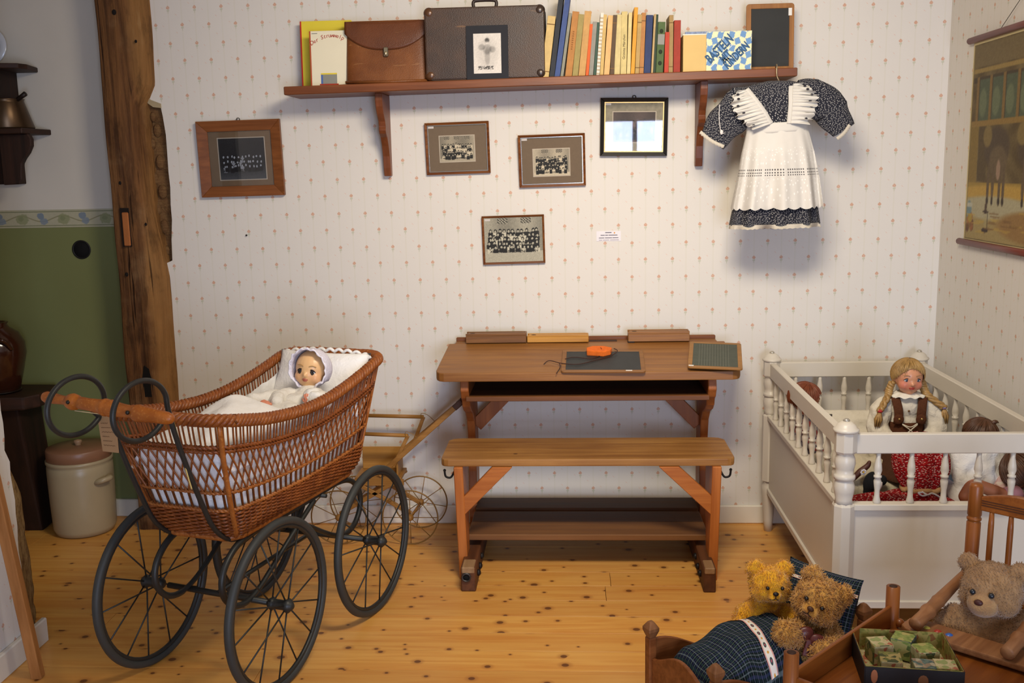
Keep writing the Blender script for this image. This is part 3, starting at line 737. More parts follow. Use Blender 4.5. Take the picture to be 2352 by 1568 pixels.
def frame(name, label, px, fw, fmat, inner=None, mat_board=None, photo=None, pbox=(.2, .2, .8, .8), prof=.018, gold=None, tilt=.03, yoff=.004, sticker=True, hook=False, glass=False):
    P = [at_y(u, v, -.02) for u, v in px]             # tl, tr, br, bl
    cx = sum(p.x for p in P)/4; cz = sum(p.z for p in P)/4
    w_ = ((P[1]-P[0]).length+(P[2]-P[3]).length)/2; h_ = ((P[0]-P[3]).length+(P[1]-P[2]).length)/2
    rot = math.atan2(P[1].z-P[0].z+P[2].z-P[3].z, P[1].x-P[0].x+P[2].x-P[3].x)
    M = Matrix.Translation((cx, -yoff, cz)) @ Matrix.Rotation(-rot, 4, 'Y') @ Matrix.Translation((0, 0, -h_/2)) @ Matrix.Rotation(tilt, 4, 'X') @ Matrix.Translation((0, 0, h_/2))
    t = thing(name, label, 'picture', M=M)
    def ring(a, b_, y0, y1, yi=None):                 # mitred frame from outset a to inset b
        yi = y0 if yi is None else yi
        O = [(-w_/2+a, -h_/2+a), (w_/2-a, -h_/2+a), (w_/2-a, h_/2-a), (-w_/2+a, h_/2-a)]
        I = [(-w_/2+b_, -h_/2+b_), (w_/2-b_, -h_/2+b_), (w_/2-b_, h_/2-b_), (-w_/2+b_, h_/2-b_)]
        out = []
        for i in range(4):
            j = (i+1) % 4
            vs = [(O[i][0], y1, O[i][1]), (O[j][0], y1, O[j][1]), (O[j][0], y0, O[j][1]), (O[i][0], y0, O[i][1]), (I[i][0], y1, I[i][1]), (I[j][0], y1, I[j][1]), (I[j][0], yi, I[j][1]), (I[i][0], yi, I[i][1])]
            out.append(MB().add(vs, [(0, 1, 2, 3), (3, 2, 6, 7), (7, 6, 5, 4), (4, 5, 1, 0), (0, 3, 7, 4), (1, 5, 6, 2)]))
        return out
    for m in ring(0, fw, -prof, 0, -prof*.6): part('frame_side', m, fmat, t, .0012)
    if inner:
        for m in ring(fw*.98, fw*1.25, -prof*.66, 0): part('gilt_slip', m, inner, t)
    part('back_board', MB().b2((-w_/2+fw*.5, -.004, -h_/2+fw*.5), (w_/2-fw*.5, -.001, h_/2-fw*.5)), mat_board or plain('#3a2c20', .9), t)
    if photo:
        a, b_, c, d = pbox; iw, ih = w_-2*fw, h_-2*fw
        o = part('photo_print', paint(iw*(c-a), ih*(d-b_), 110, 84, photo), vcol('photo'), t); o.location = (-iw/2+a*iw, -.0052, -ih/2+b_*ih)
        if a > .1 and glass is not True:
            part('photo_border', MB().b2((-iw/2+a*iw-.004, -.0049, -ih/2+b_*ih-.004), (-iw/2+c*iw+.004, -.0041, -ih/2+d*ih+.004)), plain('#b9ab98', .8), t)
    g = T('glass_'+name) if False else None
    if GLASS: part('glass_pane', MB().b2((-w_/2+fw*.9, -prof*.42, -h_/2+fw*.9), (w_/2-fw*.9, -prof*.34, h_/2-fw*.9)), GLASS, t)
    if sticker: part('paper_sticker', MB().b2((-w_/2+fw+.004, -prof*.48, h_/2-fw-.013), (-w_/2+fw+.028, -prof*.42, h_/2-fw-.004)), plain('#c9c2bc', .7), t)
    if hook: part('hanging_ring', MB().tube([(.007*math.cos(a), -.004, h_/2+.004+.006*math.sin(a)) for a in np.linspace(0, 6.283, 13)[:-1]], .0018, 6, True), plain('#2c2620', .5, .6), t)
    return t
def glassmat():
    t = T('picture_glass'); n = t.node('ShaderNodeBsdfTransparent'); g = t.node('ShaderNodeBsdfGlossy'); g.inputs['Roughness'].default_value = .02
    fr = t.node('ShaderNodeFresnel'); fr.inputs['IOR'].default_value = 1.5; m = t.node('ShaderNodeMixShader')
    t.nt.links.new(fr.outputs[0], m.inputs[0]); t.nt.links.new(n.outputs[0], m.inputs[1]); t.nt.links.new(g.outputs[0], m.inputs[2])
    t.nt.links.new(m.outputs[0], t.nt.nodes['Material Output'].inputs[0]); return t.mat
GLASS = glassmat()
FR1 = wood('#6f3f1c', '#8a5228', 'x', 1.5, .4); FR2 = wood('#5c3016', '#8a5428', 'x', 2, .35); BLK = plain('#15120f', .35, spec=.5)
GILT = plain('#b09058', .3, .7); SIL = plain('#c8c4bc', .2, .9); MATB = plain('#75624e', .9, var=.05, sc=120)
SEP = (1.0, .93, .80)
frame('framed_photograph', 'wide brown wooden frame with a dark old group photograph near the oak post', ((455, 280), (645, 272), (652, 448), (460, 453)), .046, FR1, None, plain('#7a6248', .8), group_photo(11, (.95, .97, 1.0), rows=3, top=.55, y0=.22, dark=True), (.15, .12, .88, .87), .022, tilt=.02, hook=True, sticker=False)
frame('framed_photograph', 'small brown framed class photograph with grey-brown mount right of the left bracket', ((975, 283), (1123, 277), (1126, 397), (980, 402)), .011, FR2, SIL, MATB, group_photo(5, SEP, rows=4, top=.66), (.20, .22, .78, .76), .014)
frame('framed_photograph', 'small brown framed class photograph with grey-brown mount below the books', ((1189, 311), (1343, 304), (1346, 426), (1194, 430)), .011, FR2, SIL, MATB, group_photo(8, SEP, rows=4, top=.68, light=1.15), (.20, .18, .78, .74), .014, tilt=.085)
f4 = frame('framed_photograph', 'black framed photograph with an ornamented mount and bright window reflection', ((1378, 225), (1534, 224), (1533, 358), (1380, 358)), .017, BLK, GILT, plain('#8f8672', .8, var=.18, sc=70), group_photo(21, (.55, .46, .42), rows=3, top=.7, win=False), (.15, .2, .86, .8), .018, tilt=.02, hook=True)
frame('framed_photograph', 'brown framed class photograph without mount, lowest on the wall', ((1106, 497), (1250, 492), (1252, 604), (1110, 608)), .009, FR2, None, None, group_photo(14, (.98, .95, .84), rows=5, top=.70, y0=.24, light=1.02), (.0, .0, 1., 1.), .012, tilt=.02)

q = [at_y(u, v, 0) for u, v in ((1371, 531), (1427, 530), (1426, 554), (1370, 554))]
cw, chh = q[1].x-q[0].x, q[0].z-q[3].z
t = thing('caption_card', 'small white printed caption card pinned to the wallpaper', 'card', (q[3].x, -.0016, q[3].z))
part('card', MB().b2((0, 0, 0), (cw, .0012, chh)), plain('#e6e2e6', .7, var=.01), t)
INK = plain('#5a5664', .8)
for row, (z, hh, words) in enumerate(((.82, .075, ((.36, .62),)), (.56, .07, ((.17, .34), (.36, .48), (.50, .86))), (.30, .065, ((.10, .32), (.35, .64), (.66, .90))), (.10, .035, ((.10, .24), (.27, .52), (.56, .92))))):
    for a, b_ in words: part('small_print', MB().b2((cw*a, -.0004, chh*z), (cw*b_, 0, chh*(z+hh))), INK, t)      # too small to read
part('printed_mark', MB().ball((cw*.74, 0, chh*.82), (.0035, .0005, .0035), 8), plain('#d89a50', .7), t)

# ---- wall chart (scroll) on the right wall
A, B_, C_, D_ = at_x(2215, 108, XR-.02), at_x(2195, 552, XR-.02), at_x(2352, 55, XR-.02), at_x(2352, 577, XR-.02)
yl = at_x(2226, 300, XR-.015).y; zt, zb = (A.z+C_.z)/2+.005, (B_.z+D_.z)/2; LW = 0.86
SCR = thing('wall_chart', 'coloured stable scene wall chart hung between two red rods', 'wall chart', M=Matrix.Translation((XR-.006, yl, zb)) @ Matrix.Rotation(-math.pi/2, 4, 'Z'))
hh = zt-zb
def stable(U, W):
    rng = np.random.RandomState(4); n = rng.rand(*U.shape)
    from_ = lambda c: np.array([int(c[i:i+2], 16)/255 for i in (1, 3, 5)])
    out = np.zeros(U.shape+(3,)); out[:] = from_('#6d5a34')
    blur = .5+.5*np.sin(U*31+np.sin(W*17)*2)*np.sin(W*23+U*9)
    out += ((blur-.5)*.14)[..., None]
    def rect(a, b_, c, d, col, k=1.0):
        m = ((U > a) & (U < c) & (W > b_) & (W < d))*k; out[:] = out*(1-m[..., None])+from_(col)*m[..., None]
    def el(cx, cy, rx, ry, col, k=1.0):
        m = np.clip((1.25-(((U-cx)/rx)**2+((W-cy)/ry)**2))*2.2, 0, 1)*k; out[:] = out*(1-m[..., None])+from_(col)*m[..., None]
    rect(0, .88, 1, 1, '#7d6a45'); rect(0, .855, 1, .875, '#a58a4e'); rect(0, .80, 1, .83, '#4a3c24')
    rect(.05, .60, .95, .82, '#56604a')
    for i in range(7): rect(.05+i*.14, .60, .075+i*.14, .83, '#8a6c38'); rect(.075+i*.14, .60, .085+i*.14, .83, '#3e2f1c')
    for i in range(6): el(.125+i*.14, .70, .04, .07, '#7c8668', .7)
    rect(0, .585, 1, .61, '#9a7a3c')
    rect(0, .26, .10, .58, '#8f7434'); rect(.10, .30, .2, .58, '#5d4a26')
    rect(0, .2, 1, .30, '#a98b3e'); el(.35, .235, .5, .05, '#c9a24a')
    rect(0, .0, 1, .22, '#b09a66'); el(.3, .17, .4, .06, '#bdb49a'); el(.75, .09, .4, .08, '#a07a44')
    for cx, s_ in ((.30, 1.0), (.66, 1.15)):                         # cattle seen from behind
        el(cx, .47, .13*s_, .105*s_, '#574632'); el(cx+.02, .40, .09*s_, .08*s_, '#6f5c42')
        for lx in (-.07, -.02, .05, .09): el(cx+lx*s_, .29, .014, .10, '#6b573e'); el(cx+lx*s_, .205, .012, .02, '#3a2c1e')
        el(cx-.10*s_, .53, .045, .055, '#8a7444'); el(cx+.03, .36, .02, .05, '#a88a78')
    el(.035, .15, .03, .05, '#7f97a4'); rect(.005, .17, .07, .19, '#c8c8c0')
    for k in range(9): el(.05+.025*math.cos(k), .085+.03*math.sin(k*1.7), .02, .022, ('#6a3f22', '#a86a3a', '#b89a3a')[k % 3], .9)
    for xx in (.20, .245): rect(xx, .06, xx+.006, .15, '#4a3f34')
    el(.223, .15, .03, .008, '#3e2a20'); el(.223, .055, .035, .012, '#3a2620'); el(.223, .175, .012, .02, '#5a4434'); el(.223, .10, .012, .03, '#b4a880', .7)
    for k in range(26): el(rng.rand(), .02+.15*rng.rand(), .05, .006, ('#c9a648', '#7f5a2c')[k % 2], .6)
    rect(0, .0, .008, 1, '#8f7a48'); out[:] += ((n-.5)*.05)[..., None]
    return out[..., 0]*.86, out[..., 1]*.86, out[..., 2]*.80
o = part('printed_sheet', paint(LW, hh-.03, 150, 140, stable), vcol('chart', .55), SCR); o.location = (0, -.004, .012)
part('canvas', MB().b2((-.012, -.003, .0), (LW+.012, -.001, hh)), plain('#c9b98a', .8), SCR)
RODM = plain('#6e2c1c', .4)
part('upper_rod', MB().tube([(-.045, -.008, hh+.004), (LW+.045, -.008, hh+.004)], .013, 12), RODM, SCR)
part('lower_rod', MB().tube([(-.045, -.008, -.004), (LW+.045, -.008, -.004)], .013, 12), RODM, SCR)
part('hanging_cord', MB().tube([(LW*.28, -.008, hh+.014), (LW*.5, -.004, hh+.12), (LW*.72, -.008, hh+.014)], .0012, 5), plain('#3a3028', .8), SCR)

# ---- child's dress with apron, on a hanger at the shelf edge
def calico():
    t = T('navy_calico'); u, v, _ = t.sep(t.co('UV'))
    p = t.map(t.comb(u, v, 0), (1, 1, 1), (0, 0, .62))
    q = t.map(p, (75, 150, 1)); d = t.vor(q, 1.0, 'Distance', .8, '2D')
    dash = d.lt(.20); n = t.noise(t.co('Object'), 9, 3)
    return t.done(t.mix(dash*.75, t.mix(n, hx('#20212a'), hx('#2b2c36')), hx('#c9c6c2')), .85, 0, .2)
CAL = calico(); CREAM = plain('#c8bfae', .85, var=.03)
def eyelet():
    t = T('apron_cotton'); u, v, _ = t.sep(t.co('UV')); v = 1.0-v
    col = t.mix(t.noise(t.co('Object'), 14, 3), hx('#cfcac2'), hx('#dedad2'))
    U = u*52.0; Vz = v*34.0
    for r0, r1 in ((13.0, 16.0),):
        fx = U.fr()-.5; fz = Vz.fr()-.5; inr = Vz.gt(r0)*Vz.lt(r1)*(((U/9.0).fr()).gt(.14))
        hole = (fx*fx+fz*fz*1.0).lt(.075)*inr
        col = t.mix(hole*.9, col, hx('#2a2730'))
    sp = t.vor(t.map(t.comb(u, v, 0), (30, 16, 1)), 1.0, dim='2D')
    band = (v.gt(.5)*v.lt(.75)).max(v.gt(.10)*v.lt(.34))
    col = t.mix(sp.lt(.15)*band*.6, col, hx('#f6f4f0'))
    t.bump(t.noise(t.co('Object'), 130, 2), .15, .002)
    return t.done(col, .9, 0, .2)
APR = eyelet()
YD = -.292
DR = thing('child_dress', 'navy sprigged child dress with a white eyelet apron on a hanger', 'dress', (.87, YD, 1.36), world=True)
def dp(u, v, y=YD): return at_y(u, v, y)
def loft(rows, n=48, a0=0.0, a1=2*math.pi, rip=None, fy=1.0):
    # rows: (left px, right px, y px left, y px right, half depth)
    def fn(u, v):
        k = v*(len(rows)-1); i = min(int(k), len(rows)-2); f = k-i; f = f*f*(3-2*f) if len(rows) > 2 else f
        L = [rows[i][j]*(1-f)+rows[i+1][j]*f for j in range(5)]
        a = a0+(a1-a0)*u; pl, pr = dp(L[0], L[2]), dp(L[1], L[3]); c = (pl+pr)/2; hx_ = (pr-pl)/2
        r = rip(a, v) if rip else 0.0
        e = c+hx_*math.cos(a)*(1+r*.15)+Vector((0, -math.sin(a)*L[4]*fy-r, 0)); return tuple(e)
    return fn
fold = lambda a, v: (v**1.2)*(.016*math.sin(a*9+.5)+.010*math.sin(a*5+2)+.006*math.sin(a*17))
part('skirt', MB().grid(loft([(1718, 1852, 296, 290, .035), (1702, 1866, 380, 375, .055), (1690, 1872, 450, 446, .07), (1676, 1880, 518, 512, .08)], rip=fold), 96, 22, True, uvs=(1.4, .62)), CAL, DR)
part('bodice', MB().grid(loft([(1762, 1820, 186, 186, .018), (1738, 1840, 192, 190, .028), (1716, 1852, 215, 212, .036), (1714, 1852, 250, 246, .040), (1718, 1854, 298, 292, .036)]), 56, 16, True, uvs=(.8, .32)), CAL, DR)
def sleeve(pts, ws):
    P = [dp(u, v) for u, v in pts]
    def fn(u, v):
        k = v*(len(P)-1); i = min(int(k), len(P)-2); f = k-i; c = P[i].lerp(P[i+1], f); d = (P[i+1]-P[i]).normalized(); w_ = ws[i]*(1-f)+ws[i+1]*f
        nrm = Vector((-d.z, 0, d.x)); a = u*2*math.pi
        return tuple(c+nrm*(math.cos(a)*w_)+Vector((0, -math.sin(a)*.028, 0))+nrm*(.004*math.sin(v*14+a*2)))
    return fn
for nm, pts, ws in (('sleeve', ((1745, 215), (1705, 240), (1668, 280), (1635, 322)), (.045, .075, .075, .056)), ('sleeve', ((1825, 210), (1868, 222), (1908, 252), (1936, 300)), (.045, .075, .072, .048))):
    part(nm, MB().grid(sleeve(pts, ws), 40, 16, True, uvs=(.5, .4)), CAL, DR)
def lace(pts, amp, n, mat, yo=0.0):
    L = [dp(u, v, YD+yo) for u, v in pts]; P = spline(L, n)
    vs, fs = [], []
    for i, p in enumerate(P):
        d = (P[min(i+1, len(P)-1)]-P[max(i-1, 0)]).normalized(); nr = Vector((d.z, 0, -d.x))
        if nr.z > 0: nr = -nr
        vs += [p-nr*.005, p+nr*(amp*.7+amp*.5*abs(math.sin(i*1.05)))]
    fs = [(2*i, 2*i+1, 2*i+3, 2*i+2) for i in range(len(P)-1)]
    return MB().add(vs, fs, True)
part('cuff_lace', lace(((1609, 302), (1634, 322), (1663, 336)), .009, 14, CREAM, -.03), CREAM, DR, solid=.0012)
part('cuff_lace', lace(((1922, 318), (1938, 305), (1951, 286)), .009, 14, CREAM, -.03), CREAM, DR, solid=.0012)
def hem(u, v):
    f = loft([(1676, 1880, 516, 510, .082), (1675, 1881, 524, 518, .084)], rip=fold)
    x, y, z = f(u, v); k = fold(u*2*math.pi, 1.0); return (x, y-.002, z-(v*.004*abs(math.sin(u*150))))
part('hem_lace', MB().grid(lambda u, v: hem(u, v), 150, 2, True), CREAM, DR)
part('petticoat', MB().grid(loft([(1720, 1850, 470, 470, .05), (1732, 1806, 524, 524, .05)], rip=fold), 40, 4, True), plain('#6d6a6c', .9), DR)
def apron(u, v):
    f = loft([(1717, 1853, 292, 286, .043), (1704, 1868, 350, 346, .068), (1694, 1878, 410, 405, .084), (1680, 1886, 478, 472, .098)], a0=math.pi*1.0-.06-math.pi, a1=math.pi+.06, rip=lambda a, w_: fold(a, w_)*1.05)
    x, y, z = f(1-u, v); s_ = .0085*abs(math.sin(u*math.pi*11))*(1 if v > .97 else 0); return (x, y-.004, z+(-s_ if v > .97 else 0))
part('apron_skirt', MB().grid(apron, 110, 36), APR, DR)
PLW = plain('#d6d2ca', .9, var=.02, bump=.2)
part('waistband', MB().grid(loft([(1714, 1855, 286, 278, .050), (1714, 1856, 310, 300, .054)], a0=-.1, a1=math.pi+.1), 40, 4), PLW, DR, solid=.004)
def strip(pts, w_, yo, n=10):
    P = spline([dp(u, v, YD+y) for u, v, y in pts], n)
    vs = []
    for i, p in enumerate(P):
        d = (P[min(i+1, len(P)-1)]-P[max(i-1, 0)]).normalized(); nr = Vector((d.z, 0, -d.x)).normalized()
        vs += [p-nr*w_/2, p+nr*w_/2]
    return MB().add(vs, [(2*i, 2*i+1, 2*i+3, 2*i+2) for i in range(len(P)-1)], True), P
for pts, rs in ((((1712, 206, -.02), (1730, 228, -.045), (1752, 258, -.055), (1768, 286, -.052)), 1), (((1822, 192, -.02), (1820, 212, -.042), (1820, 240, -.052), (1816, 284, -.052)), -1)):
    sb_, P = strip(pts, .030, 0)
    st = part('apron_strap', sb_, PLW, DR, solid=.003)
    vs = []                                              # gathered frill on the outer side
    m = len(P)
    for i in range(m*3-2):
        f = i/3; k = min(int(f), m-2); p = P[k].lerp(P[k+1], f-k); w_ = .075*math.sin(math.pi*min(.98, .12+.86*(1-i/(m*3))))**.7+.02
        dr = Vector((-rs*.93, 0, -.22 if rs > 0 else -.05)).normalized()
        for j in range(5): e = j/4; vs.append(p+dr*(w_*e*(1+.07*math.sin(i*1.1)))+Vector((0, -.006-.014*math.sin(i*.95)*e-.01*math.sin(e*3), .006*math.sin(i*.7)*e)))
    fs = [(i*5+j, i*5+j+1, (i+1)*5+j+1, (i+1)*5+j) for i in range(m*3-3) for j in range(4)]
    fr_ = part('frill', MB().add(vs, fs, True), PLW, st)
    for i in range(8, m*3-6, 14):
        p = Vector(vs[i*5+3]); part('eyelet', MB().ball(p+Vector((0, -.003, 0)), (.006, .002, .0045), 8), plain('#2a2830', .9), st)
HG = plain('#a89a80', .35, .8)
hp = dp(1786, 150, -.262)
part('hanger_hook', MB().tube(spline([(hp.x-.002, -.235, sz(.87)+.004), (hp.x-.003, -.262, sz(.87)+.012), (hp.x-.004, -.272, sz(.87)-.03), (hp.x+.006, -.285, 1.94), (hp.x+.012, -.325, 1.90)], 6), .0028, 6), HG, DR)
part('hanger_bar', MB().tube(spline([dp(1690, 245), dp(1735, 205), dp(1788, 192), dp(1838, 203), dp(1885, 235)], 6), .006, 6), HG, DR)
a, c = dp(1653, 240, YD-.04), dp(1655, 300, YD-.045)
part('string_tag', MB().tube(spline([a, (a+c)/2+Vector((-.004, 0, 0)), c, c+Vector((.012, 0, -.012))], 5), .0018, 5).ball(c+Vector((.004, 0, -.006)), (.007, .003, .01), 8), plain('#d8d4d0', .8), DR)
# ================================================================== SCHOOL DESK WITH BENCH
DWX = wood('#7d5026', '#9a6a36', 'x', .8, .42, c3='#8a5c2c'); BNX = wood('#8a5c2c', '#b08044', 'x', .8, .5, c3='#7a4e24')
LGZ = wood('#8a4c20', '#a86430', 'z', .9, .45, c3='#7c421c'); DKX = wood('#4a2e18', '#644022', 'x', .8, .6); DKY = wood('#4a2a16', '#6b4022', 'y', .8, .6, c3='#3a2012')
DK = thing('school_desk', 'old brown two-seat school desk with attached bench', 'school desk', (.06, -.4, 0), world=True)
# sloping top with rounded front corners
FY, FZ, RY, RZ = -.452, .802, -.115, .868
def top_pt(x, y, d): k = (y-FY)/(RY-FY); return (x, y, FZ+(RZ-FZ)*k-d)
xl, xr, r = -.560, .684, .035
P = [(xl+.020, RY), (xl, FY+r)] + [(xl+r-r*math.cos(a), FY+r-r*math.sin(a)) for a in (.5, 1.0, 1.571)] + [(xr-r+r*math.sin(a), FY+r-r*math.cos(a)) for a in (0, .5, 1.0, 1.571)] + [(xr-.02, RY)]
part('desk_top', MB().prism(P, top_pt, .036), DWX, DK, .004, seg=2)
# rear ledge: flat board with a pen groove
part('rear_ledge', MB().b2((xl+.045, -.113, .838), (xr-.05, -.055, .868)), DWX, DK, .003)
part('ledge_lip', MB().b2((xl+.045, -.054, .838), (xr-.05, -.036, .884)), wood('#6b3c1c', '#7f4c26', 'x'), DK, .003)
part('pen_groove', MB().b2((-.05, -.104, .8675), (.20, -.062, .8695)), plain('#3a2010', .7), DK)
part('ink_well_cover', MB().b2((.245, -.13, .8655), (.275, -.105, .874)), plain('#1d1512', .6), DK, .002)
# book box below the top
zb = .692
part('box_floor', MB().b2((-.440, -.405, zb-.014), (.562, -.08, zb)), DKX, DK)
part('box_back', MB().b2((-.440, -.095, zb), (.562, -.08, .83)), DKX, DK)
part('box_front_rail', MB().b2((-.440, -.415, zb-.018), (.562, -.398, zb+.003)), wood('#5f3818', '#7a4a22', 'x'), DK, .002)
# carved side panels: wide under the top, curving back to slim uprights
SP = [(-.04, .03), (-.04, .845), (-.405, .768), (-.42, .72), (-.40, .685), (-.372, .668), (-.36, .64), (-.325, .615), (-.25, .585), (-.195, .535), (-.175, .46), (-.17, .30), (-.19, .10), (-.19, .03)]
for x in (-.462, .556):
    part('side_panel', MB().prism(SP, lambda y, z, d: (x+d, y, z), .034), LGZ, DK, .003)
for sx, xa, xb in ((1, -.428, -.26), (-1, .556, .388)):
    part('desk_brace', MB().bar((xa, -.125, .50), (xb, -.125, .672), .022, .058, (-.7, 0, .7)), LGZ, DK, .002)
# bench
BT = .497
r = .03
P = [(-.522, -.655+r)] + [(-.522+r-r*math.cos(a), -.655+r-r*math.sin(a)) for a in (.5, 1.0, 1.571)] + [(.632-r+r*math.sin(a), -.655+r-r*math.cos(a)) for a in (0, .5, 1.0, 1.571)] + [(.632, -.37), (.632-.02, -.342), (.632-.05, -.335), (-.522+.05, -.335), (-.522+.02, -.342), (-.522, -.37)]
part('bench_seat', MB().prism(P, lambda x, y, d: (x, y, BT-d), .030), BNX, DK, .005, seg=2)
for x in (-.470, .542):
    LP = [(-.665, .0), (-.668, .467), (-.47, .467), (-.50, .30), (-.565, .12), (-.575, .0)]
    part('bench_leg', MB().prism(LP, lambda y, z, d: (x+d*1.0+(.012 if x < 0 else -.012)*(1-z/.467), y, z), .036), wood('#a05a26', '#bd7234', 'z', .9, .45), DK, .003)
OR = wood('#a05a26', '#c07838', 'x', .9, .45)
for BP in ([(-.440, .262), (-.440, .338), (-.318, .466), (-.238, .466)], [(.556, .255), (.556, .333), (.414, .466), (.336, .466)]):
    part('bench_brace', MB().prism(BP, lambda x, z, d: (x, -.664+d, z), .026), OR, DK, .002)
# foot boards
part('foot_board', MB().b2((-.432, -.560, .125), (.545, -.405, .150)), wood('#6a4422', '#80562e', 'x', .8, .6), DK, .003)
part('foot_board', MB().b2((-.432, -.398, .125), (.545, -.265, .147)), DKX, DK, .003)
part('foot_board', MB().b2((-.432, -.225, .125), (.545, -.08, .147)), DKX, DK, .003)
# floor runners with iron fittings
for x0, x1 in ((-.440, -.382), (.498, .545)):
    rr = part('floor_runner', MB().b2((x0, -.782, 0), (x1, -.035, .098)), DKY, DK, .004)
    ins = x1 if x0 < 0 else x0
    for y in (-.70, -.63, -.55): part('bolt', MB().ball((ins+(.004 if x0 < 0 else -.004), y, .055-.01*(y < -.6)), (.010, .014, .014), 8), plain('#2a2624', .5, .6), rr)
    part('worn_cap', MB().b2((x0+.004, -.786, .075), (x1-.004, -.70, .101)), wood('#8a6a48', '#a58560', 'y', 1, .7), rr, .004)
Mx = Matrix.Rotation(math.pi/2, 3, 'X')
part('iron_pipe', MB().lathe([(.013, -.03), (.0185, -.03), (.0185, .014), (.013, .014), (.013, -.03)], 18, Mx, (-.418, -.776, .060)), plain('#4a4644', .45, .7), DK)
part('pipe_bore', MB().lathe([(0, .0), (.0132, .0), (.0132, .002), (0, .002)], 18, Mx, (-.418, -.784, .060)), plain('#050505', .9), DK)
for sx, x in ((-1, -.470), (1, .578)):
    part('bag_hook', MB().tube(spline([(x-sx*.004, -.62, .455), (x+sx*.006, -.625, .43), (x+sx*.018, -.63, .415), (x+sx*.036, -.63, .420), (x+sx*.040, -.63, .442)], 5), .0042, 7).ball((x+sx*.040, -.63, .445), .006, 8), plain('#221e1c', .5, .6), DK)
q = at_z(1184, 1042, BT)
part('seat_knot', MB().ball((q.x, q.y, BT), (.009, .006, .0008), 10), plain('#4a2a14', .7), DK)

# ---- pencil boxes on the ledge
def pencil_box(label, u0, u1, v1, yf, depth, hh, c1, c2, lid=True, rot=0.0):
    a, b_ = at_y(u0, v1, yf), at_y(u1, v1, yf); L = b_.x-a.x
    t = thing('pencil_box', label, 'pencil box', M=Matrix.Translation((a.x, yf, .8705)) @ Matrix.Rotation(rot, 4, 'X'))
    m = wood(c1, c2, 'x', 1.6, .45)
    part('box_body', MB().b2((0, 0, 0), (L, depth, hh*.78)), m, t, .002)
    part('sliding_lid', MB().b2((.006, .004, hh*.78), (L-.003, depth-.004, hh*.94)), m, t, .0015)
    for y0 in (0, depth-.004): part('lid_rail', MB().b2((0, y0, hh*.78), (L, y0+.004, hh)), m, t, .001)
    part('end_block', MB().b2((L-.006, .004, hh*.78), (L, depth-.004, hh)), m, t, .001)
    part('thumb_notch', MB().ball((.028, depth/2, hh*.94), (.011, depth*.22, .0006), 12), plain('#4a2f18', .7), t)
    return t
pencil_box('dark wooden pencil box at the left of the desk ledge', 1070, 1209, 786, -.128, .062, .042, '#6b4622', '#84582c')
pb = pencil_box('bright honey coloured pencil box in the middle of the desk ledge', 1211, 1352, 790, -.126, .058, .032, '#b07a2c', '#c8923e')
pencil_box('brown pencil box with a sliding lid behind the right slate', 1443, 1584, 784, -.130, .062, .044, '#80542a', '#9a6a36')
# ---- slates and sponge
n_ = Vector((0, -(RZ-FZ), (RY-FY))).normalized(); p0 = Vector((0, FY, FZ))
def on_top(u, v, lift=0.0): return at_pl(u, v, p0+n_*lift, n_)
sl = math.atan2(RZ-FZ, RY-FY)
def flat_slate(label, tl, tr, br, bl, face, frm, lift=.001, sticker=None, lines=None, rotx=0.0):
    A = [on_top(*q, lift+.008) for q in (tl, tr, br, bl)]
    w_ = ((A[1]-A[0]).length+(A[2]-A[3]).length)/2; h_ = ((A[0]-A[3]).length+(A[1]-A[2]).length)/2
    ex = ((A[1]-A[0])+(A[2]-A[3])).normalized(); ez = n_.cross(ex).normalized()
    M = Matrix((tuple(ex)+(0,), tuple(-n_)+(0,), tuple(ez)+(0,), (0, 0, 0, 1))).transposed()
    M.translation = (A[0]+A[1]+A[2]+A[3])/4-ex*w_/2-ez*h_/2
    return slate('writing_slate', label, w_, h_, M @ Matrix.Translation((0, 0, 0)) @ Matrix.Rotation(rotx, 4, 'X'), face, frm, .018, .0075, sticker, lines)
flat_slate('writing slate lying in the middle of the desk top with an orange sponge on it', (1292, 803), (1478, 803), (1482, 853), (1289, 853), plain('#2c2e2f', .55, var=.15, sc=20), wood('#7a5028', '#94683a', 'x', 1.2, .5), sticker=(.262, .006, .026, .007))
flat_slate('ruled grey-green writing slate lying at the right end of the desk top', (1590, 779), (1708, 784), (1700, 847), (1573, 842), plain('#50544a', .8, var=.1, sc=30), wood('#8a6030', '#a8783e', 'x', 1.2, .5), lift=.012, sticker=(.004, .010, .020, .010), lines=12, rotx=-.03)
# sponge with strings
c = on_top(1376, 806, .02)
SG = thing('slate_sponge', 'orange felt sponge with dark tie strings on the slate', 'sponge', M=Matrix.Translation((c.x, c.y, c.z-.012)) @ Matrix.Rotation(-.12, 4, 'Z') @ Matrix.Rotation(sl, 4, 'X'))
ORG = plain('#dd6a1e', .95, var=.12, sc=60, bump=.5, bs=300)
b = MB().prism([(-.054, .012), (-.03, .034), (.02, .034), (.054, .016), (.05, -.012), (.022, -.034), (-.05, -.022)], lambda x, y, d: (x, y, .024-d), .024)
part('felt_pad', b, ORG, SG, .004, seg=2)
part('slit', MB().bar((.006, .012, .0245), (.012, -.008, .0245), .003, .0012), plain('#7a2c0c', .9), SG)
CORD = plain('#3a1f16', .7)
def cord(name, pts, r=.0018): part(name, MB().tube(spline(pts, 8), r, 6), CORD, SG)
mi = (Matrix.Translation((c.x, c.y, c.z-.012)) @ Matrix.Rotation(-.12, 4, 'Z') @ Matrix.Rotation(sl, 4, 'X')).inverted()
def lp(u, v, l=.012): return mi @ on_top(u, v, l)
cord('tie_string', [lp(1410, 800, .022), lp(1418, 806, .02), lp(1400, 818), lp(1370, 826), lp(1330, 836), lp(1290, 834), lp(1262, 828), lp(1249, 836, .004)])
